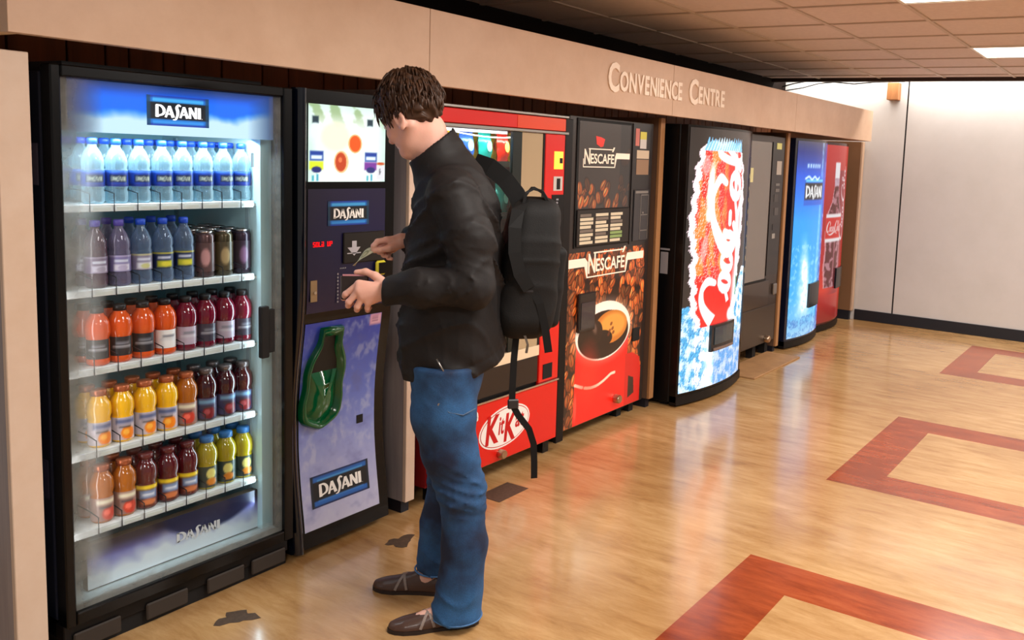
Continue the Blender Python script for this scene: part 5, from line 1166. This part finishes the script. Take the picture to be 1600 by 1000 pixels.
# hair
def hair_f(P):
    q = P-HC; a, b, c_ = q@hf, q@hl, q@hu
    d = ell(P, H(-.016, 0, .034), (.112, .091, .108), HA)
    d = d-.006*np.sin(a*95+3*np.sin(b*60))*np.sin(c_*70+2*np.sin(a*50))-.003*np.sin(b*210+4*np.sin(c_*60))
    d = smax(d, -(c_+.030-.75*np.maximum(a, -.06)-.9*np.maximum(a-.045, 0)), .010)
    ear = ell(P, H(.0, .085, -.030), (.030, .03, .030), HA); ear2 = ell(P, H(.0, -.085, -.030), (.030, .03, .030), HA)
    return smax(smax(d, -ear, .006), -ear2, .006)
hv, hfc = nets(hair_f, (-.27, -.14, 1.60), (.06, .14, 1.88), .004)
r_ = random.Random(4); mb = MB()
crown = np.array([-.35, 0, .9])
for i in range(760):
    th = r_.uniform(0, 2*math.pi); ph = math.acos(r_.uniform(-.45, 1)); n_ = np.array([math.sin(ph)*math.cos(th), math.sin(ph)*math.sin(th), math.cos(ph)])
    p = H(-.016+n_[0]*.106, n_[1]*.086, .034+n_[2]*.102); loc = np.array([-.016+n_[0]*.106, n_[1]*.086, .034+n_[2]*.102])
    if loc[2] < -.022+.75*max(loc[0], -.06)+.9*max(loc[0]-.045, 0): continue
    if abs(loc[1]) > .055 and loc[2] < -.005 and -.03 < loc[0] < .03: continue
    fl = n_-crown; fl = fl-(fl@n_)*n_; fl = fl/(np.linalg.norm(fl)+1e-6)
    sw = np.array([r_.uniform(-.5, .5), r_.uniform(-.5, .5), r_.uniform(-.4, .2)]); g = fl+.45*sw; g = g/np.linalg.norm(g)
    dw = g[0]*hf+g[1]*hl+g[2]*hu; nw = n_[0]*hf+n_[1]*hl+n_[2]*hu; ln = r_.uniform(.028, .052); up = r_.uniform(.05, .5)
    if loc[2] < .03 and loc[0] < .02: ln *= .75; up *= .6
    dn = np.array([0, 0, -1.]); pts = [p-nw*.004, p+dw*ln*.35+nw*ln*.30*up+nw*.004, p+dw*ln*.7+nw*ln*.34*up+dn*ln*.06+nw*.002, p+dw*ln+nw*ln*.22*up+dn*ln*.20]
    w_ = r_.uniform(.0028, .0055); mb.tube([tuple(v) for v in pts], [w_, w_*.95, w_*.6, .0004], 5)
lv, lf_ = np.array(mb.v), mb.f
me = bpy.data.meshes.new('hair'); me.from_pydata(hv.tolist()+mb.v, [], [tuple(f) for f in hfc.tolist()]+[tuple(i+len(hv) for i in f) for f in mb.f]); link('hair', me, hairm, MAN, True)
# jacket
TZ = np.array([.80, .86, .92, 1.03, 1.16, 1.29, 1.42, 1.49, 1.54, 1.59, 1.64]); TC = np.array([.044, .042, .040, .040, .040, .042, .045, .036, .026, .008, -.01])
TH = np.array([.168, .176, .182, .180, .170, .160, .142, .124, .102, .074, .03]); TD = np.array([.160, .166, .168, .164, .160, .166, .176, .160, .124, .078, .03])
def ridge(x): return 1-np.abs(np.sin(x))
def folds(P):
    s, d, z = P[:, 0], P[:, 1], P[:, 2]
    w1 = ridge(9*z+16*s+3*np.sin(7*d+5*z)+2.2*np.sin(11*s+3)); w2 = ridge(21*z-13*s+4*np.sin(6*s+9*d)+1.2); w3 = np.sin(38*s+22*z+3*np.sin(14*z))*np.sin(17*z+9*d)
    w4 = ridge(34*z+27*s+5*np.sin(9*s-7*z)+3*np.sin(10*d)); return .010*(w1**3)+.006*(w2**5)+.003*(w4**4)+.0022*w3
def jacket(P):
    z = P[:, 2]; a, b = np.interp(z, TZ, TH), np.interp(z, TZ, TD); c_ = np.interp(z, TZ, TC)
    x, y = (P[:, 0]-c_)/a, P[:, 1]/b; t = (np.sqrt(x*x+y*y)-1)*np.minimum(a, b); t = smax(t, z-1.60, .03)
    f = folds(P); t = t-1.5*f*np.clip((1.60-z)/.2, 0, 1)+.009
    yoke = np.exp(-((z-1.40-.10*P[:, 0])/.004)**2)*.0025; t = t+yoke
    elb = .008*ridge(46*(P[:, 0]+.6*z)+3*np.sin(30*z))**3*np.exp(-((P[:, 0]-.02)**2+(z-1.2)**2)/.012)
    L_ = chain(P, [(.03, -.135, 1.455), (.085, -.188, 1.32), (.092, -.205, 1.175), (-.06, -.185, 1.166), (-.150, -.152, 1.150)], [.086, .073, .070, .060, .051], .035)-f*1.0-elb*.9+.005
    cut = (P-np.array([-.172, -.147, 1.148]))@np.array([-.965, .18, -.02]); L_ = smax(L_, cut, .006)
    R_ = chain(P, [(.04, .145, 1.455), (.055, .205, 1.33), (.035, .24, 1.22), (-.10, .128, 1.280)], [.085, .074, .066, .052], .03)-f*.8+.003
    cut2 = (P-np.array([-.122, .112, 1.283]))@np.array([-.82, -.55, .12]); R_ = smax(R_, cut2, .006)
    d = smin(smin(t, L_, .022), R_, .022)
    # collar
    n_ = np.array([-.66, 0, .75]); pl_ = (P-np.array([-.045, 0, 1.600]))@n_
    co = rc(P, (.015, .01, 1.50), (-.040, .002, 1.62), .108, .083); co = smax(co, pl_, .006); co = smax(co, -rc(P, (.00, .01, 1.50), (-.056, .002, 1.66), .072, .076), .006)
    seam = np.abs(np.arctan2(P[:, 1], -(P[:, 0]+.02))); co = co-.004*np.clip(ridge(pl_*60+seam), 0, 1)**2
    co = smax(co, -(P[:, 2]-1.46), .01)
    d = smin(d, co, .018)
    hem = smax(d, .838+.40*np.maximum(P[:, 0]-.05, 0)-z, .014)
    band = np.exp(-((z-.885-.40*np.maximum(P[:, 0]-.05, 0))/.006)**2)*.004
    return hem+band
jk = netobj('jacket', [nets(jacket, (-.22, -.31, .80), (.26, .33, 1.72), .0075)], jacket_m, MAN, 1)
zp = MB().tube([(-.010, -.168, .935), (.004, -.172, .91), (.024, -.171, .874)], .0028, 6); zp.box(.018, .030, -.177, -.172, .852, .876, .001); zp.build('pocket_zip', silver, jk, True)
# jeans
def jeans(P):
    s, d_, z = P[:, 0], P[:, 1], P[:, 2]
    pel = (np.sqrt(((s-.024)/.122)**2+(d_/.135)**2)-1)*.122; pel = smax(pel, .80-z, .06)
    f = .008*ridge(26*z+9*s+3*np.sin(12*s+8*z))**4+.009*ridge(58*z-16*s+4*np.sin(14*s+11*z))**3*np.exp(-((z-.47)/.10)**2)+.004*np.sin(30*z+20*s)*np.sin(13*z+2+8*d_)
    kn = np.exp(-((z-.46)/.10)**2)+.8*np.exp(-((z-.10)/.07)**2)+.25
    n1 = chain(P, [(.024, -.070, .88), (.014, -.078, .73), (.038, -.080, .60), (.080, -.082, .47), (.091, -.086, .28), (.070, -.090, .03)], [.112, .100, .086, .0735, .070, .084], .03)
    n2 = chain(P, [(.022, .070, .86), (.014, .078, .74), (.042, .100, .50), (.010, .145, .26), (-.010, .160, .06)], [.110, .102, .072, .064, .068], .03)
    n1 = smax(n1, .030+.16*np.maximum(-(s-.07), -.2)*.5-z, .006); n2 = smax(n2, .075+.20*(-(s))*.5-z, .006)
    n1 = n1-f*kn; n2 = n2-f*kn
    d = smin(n1, n2, .012); d = smin(d, pel, .03)
    st = np.exp(-(((s-.015-.10*(z-.8))/.005)**2))*(d_ < -.05)*.0015   # side seam
    return smax(d-st, z-.90, .01)
netobj('jeans', [nets(jeans, (-.15, -.21, .0), (.20, .26, .93), .0075)], jm, MAN, 1)
pk_ = MB().tube([(-.002, -.1765, .80), (.03, -.182, .765), (.075, -.172, .752), (.115, -.145, .765)], .0022, 6); pk_.build('pocket_seam', mat('seam_tan', (70, 92, 120), .7), MAN, True)
MB().lathe([(.005, -.002), (.005, .002)], 0, 0, 10, 'y').build('rivet', silver, MAN).location = (.0, -.178, .79)
hemm = mat('denim_hem', (70, 112, 160), .8)
def ringtube(cx, cy, rx, z0, slope, name, n=28):
    pts = [(cx+rx*math.cos(a), cy+rx*math.sin(a), z0+slope*(-(cx+rx*math.cos(a)-cx))) for a in [2*math.pi*i/n for i in range(n+1)]]
    return MB().tube(pts, .0032, 5).build(name, hemm, MAN, True)
ringtube(.069, -.0895, .0835, .036, .05, 'trouser_hem'); ringtube(-.008, .158, .067, .082, .08, 'trouser_hem')
# shoes
leather = mat('shoe_leather', (70, 46, 36), .38, coat=.2, bump=(60, .15)); solem = mat('shoe_sole', (40, 28, 24), .6); strapm = mat('shoe_strap', (128, 112, 104), .45)
def shoe(hx, hy, tx, ty, name):
    a = np.array([hx, hy, 0.]); v = np.array([tx-hx, ty-hy, 0]); Ln = np.linalg.norm(v); v /= Ln; n_ = np.array([-v[1], v[0], 0])
    Q = lambda t, w_, z: a+v*t*Ln+n_*w_+np.array([0, 0, z])
    def up(P):
        q = P-a; x, y, z = (q@v)/Ln, q@n_, q[:, 2]
        wd = np.interp(x, [-.05, 0, .10, .30, .50, .70, .85, .95, 1.0, 1.04], [.004, .020, .033, .033, .036, .043, .040, .030, .018, .003])
        ht = np.interp(x, [-.05, 0, .08, .20, .34, .5, .7, .85, 1.0, 1.04], [.05, .066, .078, .076, .082, .066, .050, .042, .030, .015])
        d = (np.sqrt((y/wd)**2+(np.maximum(z-.012, 0)/(ht-.012))**2)-1)*np.minimum(wd, ht)
        d = smax(d, .010-z, .003); d = smax(d, (np.abs(x-.5)-.53)*Ln, .01)
        op = ell(P, Q(.20, 0, .085), (.052, .026, .040), np.stack([v, n_, [0, 0, 1.]])); return smax(d, -op, .004)
    lo = np.minimum(Q(-.1, 0, 0), Q(1.1, 0, 0))-.055; hi = np.maximum(Q(-.1, 0, 0), Q(1.1, 0, 0))+.055; lo[2] = -.004; hi[2] = .10
    sh = netobj(name, [nets(up, lo, hi, .0038)], leather, MAN, 1)
    xs = [-.02, .03, .12, .3, .5, .7, .85, .95, 1.01, 1.03]; ws = [.012, .027, .036, .035, .038, .046, .042, .031, .018, .004]
    mb = MB(); out = [(x, w_) for x, w_ in zip(xs, ws)]+[(x, -w_) for x, w_ in list(zip(xs, ws))[::-1]]; n0 = len(out)
    mb.add([tuple(Q(x, w_, 0.0)) for x, w_ in out]+[tuple(Q(x, w_, .012)) for x, w_ in out], [tuple(range(n0))[::-1], tuple(range(n0, 2*n0))]+[(i, (i+1) % n0, (i+1) % n0+n0, i+n0) for i in range(n0)])
    mb.build('sole', solem, sh)
    for (x0, x1) in ((.46, .66), (.66, .50)):
        pts = []
        for t in np.linspace(-1, 1, 11):
            x = x0+(x1-x0)*(t+1)/2; wd = np.interp(x, [.3, .5, .70, .85], [.033, .036, .043, .040])+.002; ht = np.interp(x, [.34, .5, .7, .85], [.082, .066, .050, .042])+.001
            pts.append(tuple(Q(x, wd*math.sin(t*1.45), .012+(ht-.012)*math.cos(t*1.45))))
        MB().strap(pts, .009, .003, tuple(v)).build('strap', strapm, sh)
    return sh
shoe(.137, -.088, -.146, -.099, 'shoe'); shoe(.030, .136, -.215, .206, 'shoe')
# wallet and banknote
WL = empty('wallet', (PX, PY, 0), 'dark leather wallet with notes held in the left hand', 'wallet', rz=PA)
lw_ = mat('wallet_leather', (34, 22, 20), .4, coat=.2)
w1 = MB().box(-.302, -.222, -.122, -.1145, 1.116, 1.190, .002).build('front_flap', lw_, WL); MB().box(-.300, -.222, -.1075, -.100, 1.116, 1.188, .002).build('back_flap', lw_, WL)
MB().box(-.298, -.226, -.1135, -.1085, 1.122, 1.194).build('notes', mat('note_pink', (196, 130, 136), .6), WL); MB().box(-.3035, -.3022, -.121, -.101, 1.118, 1.188).build('spine', mat('spine_grey', (90, 84, 84), .4), WL)
c = Canvas(0, 1, 0, 1, 40, 16, (196, 190, 160)); c.ell(.5, .5, .22, .34, (120, 120, 84), .9); c.ell(.5, .5, .12, .2, (180, 172, 130), .9); c.rect(.05, .95, .04, .1, (150, 146, 110)).rect(.05, .95, .9, .96, (150, 146, 110)); c.ell(.2, .5, .08, .2, (150, 150, 120), .7); c.ell(.82, .5, .08, .2, (150, 150, 120), .7)
NB = c.build('banknote', mat_note := attr_mat('banknote_paper', 0, .7, 0), None)
co = np.array([tuple(v.co) for v in NB.data.vertices]); u, v_ = co[:, 0], co[:, 2]
A0, A1 = np.array([-.216, .068, 1.2555]), np.array([-.280, .050, 1.200]); ax = A1-A0; tw = .5+1.3*u
perp = np.stack([-.35*np.cos(tw), .85*np.sin(tw)+.3, .62*np.cos(tw)], 1); perp /= np.linalg.norm(perp, axis=1)[:, None]
q = A0+ax*u[:, None]*1.0+perp*((v_-.5)*(.020+.036*np.minimum(1, u*2)))[:, None]+np.array([0, 0, .010])*np.sin(math.pi*u)[:, None]
NB.data.vertices.foreach_set('co', q.ravel()); NB.location = (PX, PY, 0); NB.rotation_euler = (0, 0, PA)
sm = NB.modifiers.new('thickness', 'SOLIDIFY'); sm.thickness = .0004
tag(NB, 'pale curled banknote pinched in the fingers of the right hand', 'banknote')
# backpack
BP = empty('backpack', (PX, PY, 0), 'black backpack with dangling straps hanging behind the man in the black jacket', 'backpack', rz=PA)
nyl = mat('backpack_nylon', (19, 18, 18), .7, spec=.3, bump=(320, .15)); web = mat('webbing', (12, 11, 11), .7, spec=.3); buck = mat('buckle_plastic', (44, 42, 44), .3)
def rbox(P, c_, h_, r, tilt=0):
    q = P-np.array(c_); q = np.stack([q[:, 0]+tilt*q[:, 2], q[:, 1], q[:, 2]], 1); a = np.abs(q)-np.array(h_)+r
    return np.linalg.norm(np.maximum(a, 0), axis=1)+np.minimum(a.max(1), 0)-r
def pack(P):
    z = P[:, 2]; h = np.interp(z, [.95, 1.05, 1.30, 1.46], [.062, .078, .084, .05])
    d = rbox(P, (.292, .070, 1.215), (.096, .160, .245), .07, -.08); d = d+.02*np.clip((z-1.28)/.14, 0, 1)
    f = .006*ridge(19*z+12*P[:, 1]+2*np.sin(15*z))**3+.003*np.sin(40*P[:, 1]+9*z)
    return d-f
pb = netobj('main_compartment', [nets(pack, (.17, -.13, .90), (.47, .28, 1.52), .009)], nyl, BP, 1)
def pock(P): return rbox(P, (.368, .075, 1.145), (.036, .12, .14), .03, -.08)-.004*ridge(25*P[:, 2]+8*P[:, 1])**3
netobj('front_pocket', [nets(pock, (.30, -.07, .98), (.45, .24, 1.30), .009)], nyl, BP, 1)
MB().strap([(.262, -.030, 1.42), (.268, -.025, 1.458), (.292, -.015, 1.478), (.325, -.01, 1.466), (.347, -.012, 1.43), (.358, -.02, 1.38)], .034, .010, (0.2, 1, 0)).build('grab_handle', web, BP, False)
MB().strap([(.105, .10, 1.555), (.155, .07, 1.54), (.205, .04, 1.50), (.240, .02, 1.455), (.262, .01, 1.41)], .06, .014, (.6, 0, .75)).build('shoulder_strap', web, BP)
MB().strap([(.262, -.03, 1.43), (.240, -.07, 1.405), (.229, -.094, 1.35), (.230, -.101, 1.27), (.248, -.101, 1.20), (.280, -.096, 1.15)], .042, .009, (.9, .1, .3)).build('side_strap', web, BP)
bk_ = MB().box(.258, .298, -.094, -.082, 1.135, 1.165, .004); bk_.build('buckle', buck, BP)
MB().strap([(.290, -.088, 1.15), (.318, -.092, 1.10), (.338, -.09, 1.02), (.352, -.088, .935)], .026, .004, (1, 0, .3)).build('loose_strap', web, BP)
MB().strap([(.250, -.02, .985), (.243, -.03, .90), (.240, -.035, .80), (.240, -.035, .745), (.262, -.035, .705), (.300, -.035, .655), (.318, -.03, .60), (.322, -.03, .53), (.323, -.03, .478)], .022, .004, (1, 0.1, .2)).build('loose_strap', web, BP)
MB().box(.225, .262, -.043, -.030, .728, .762, .004).build('buckle', buck, BP)
MB().strap([(.255, -.055, 1.02), (.275, -.065, .985), (.285, -.06, .955), (.282, -.05, .925)], .008, .004, (1, 0, .3)).build('cord_loop', mat('cord_grey', (96, 88, 80), .6), BP)
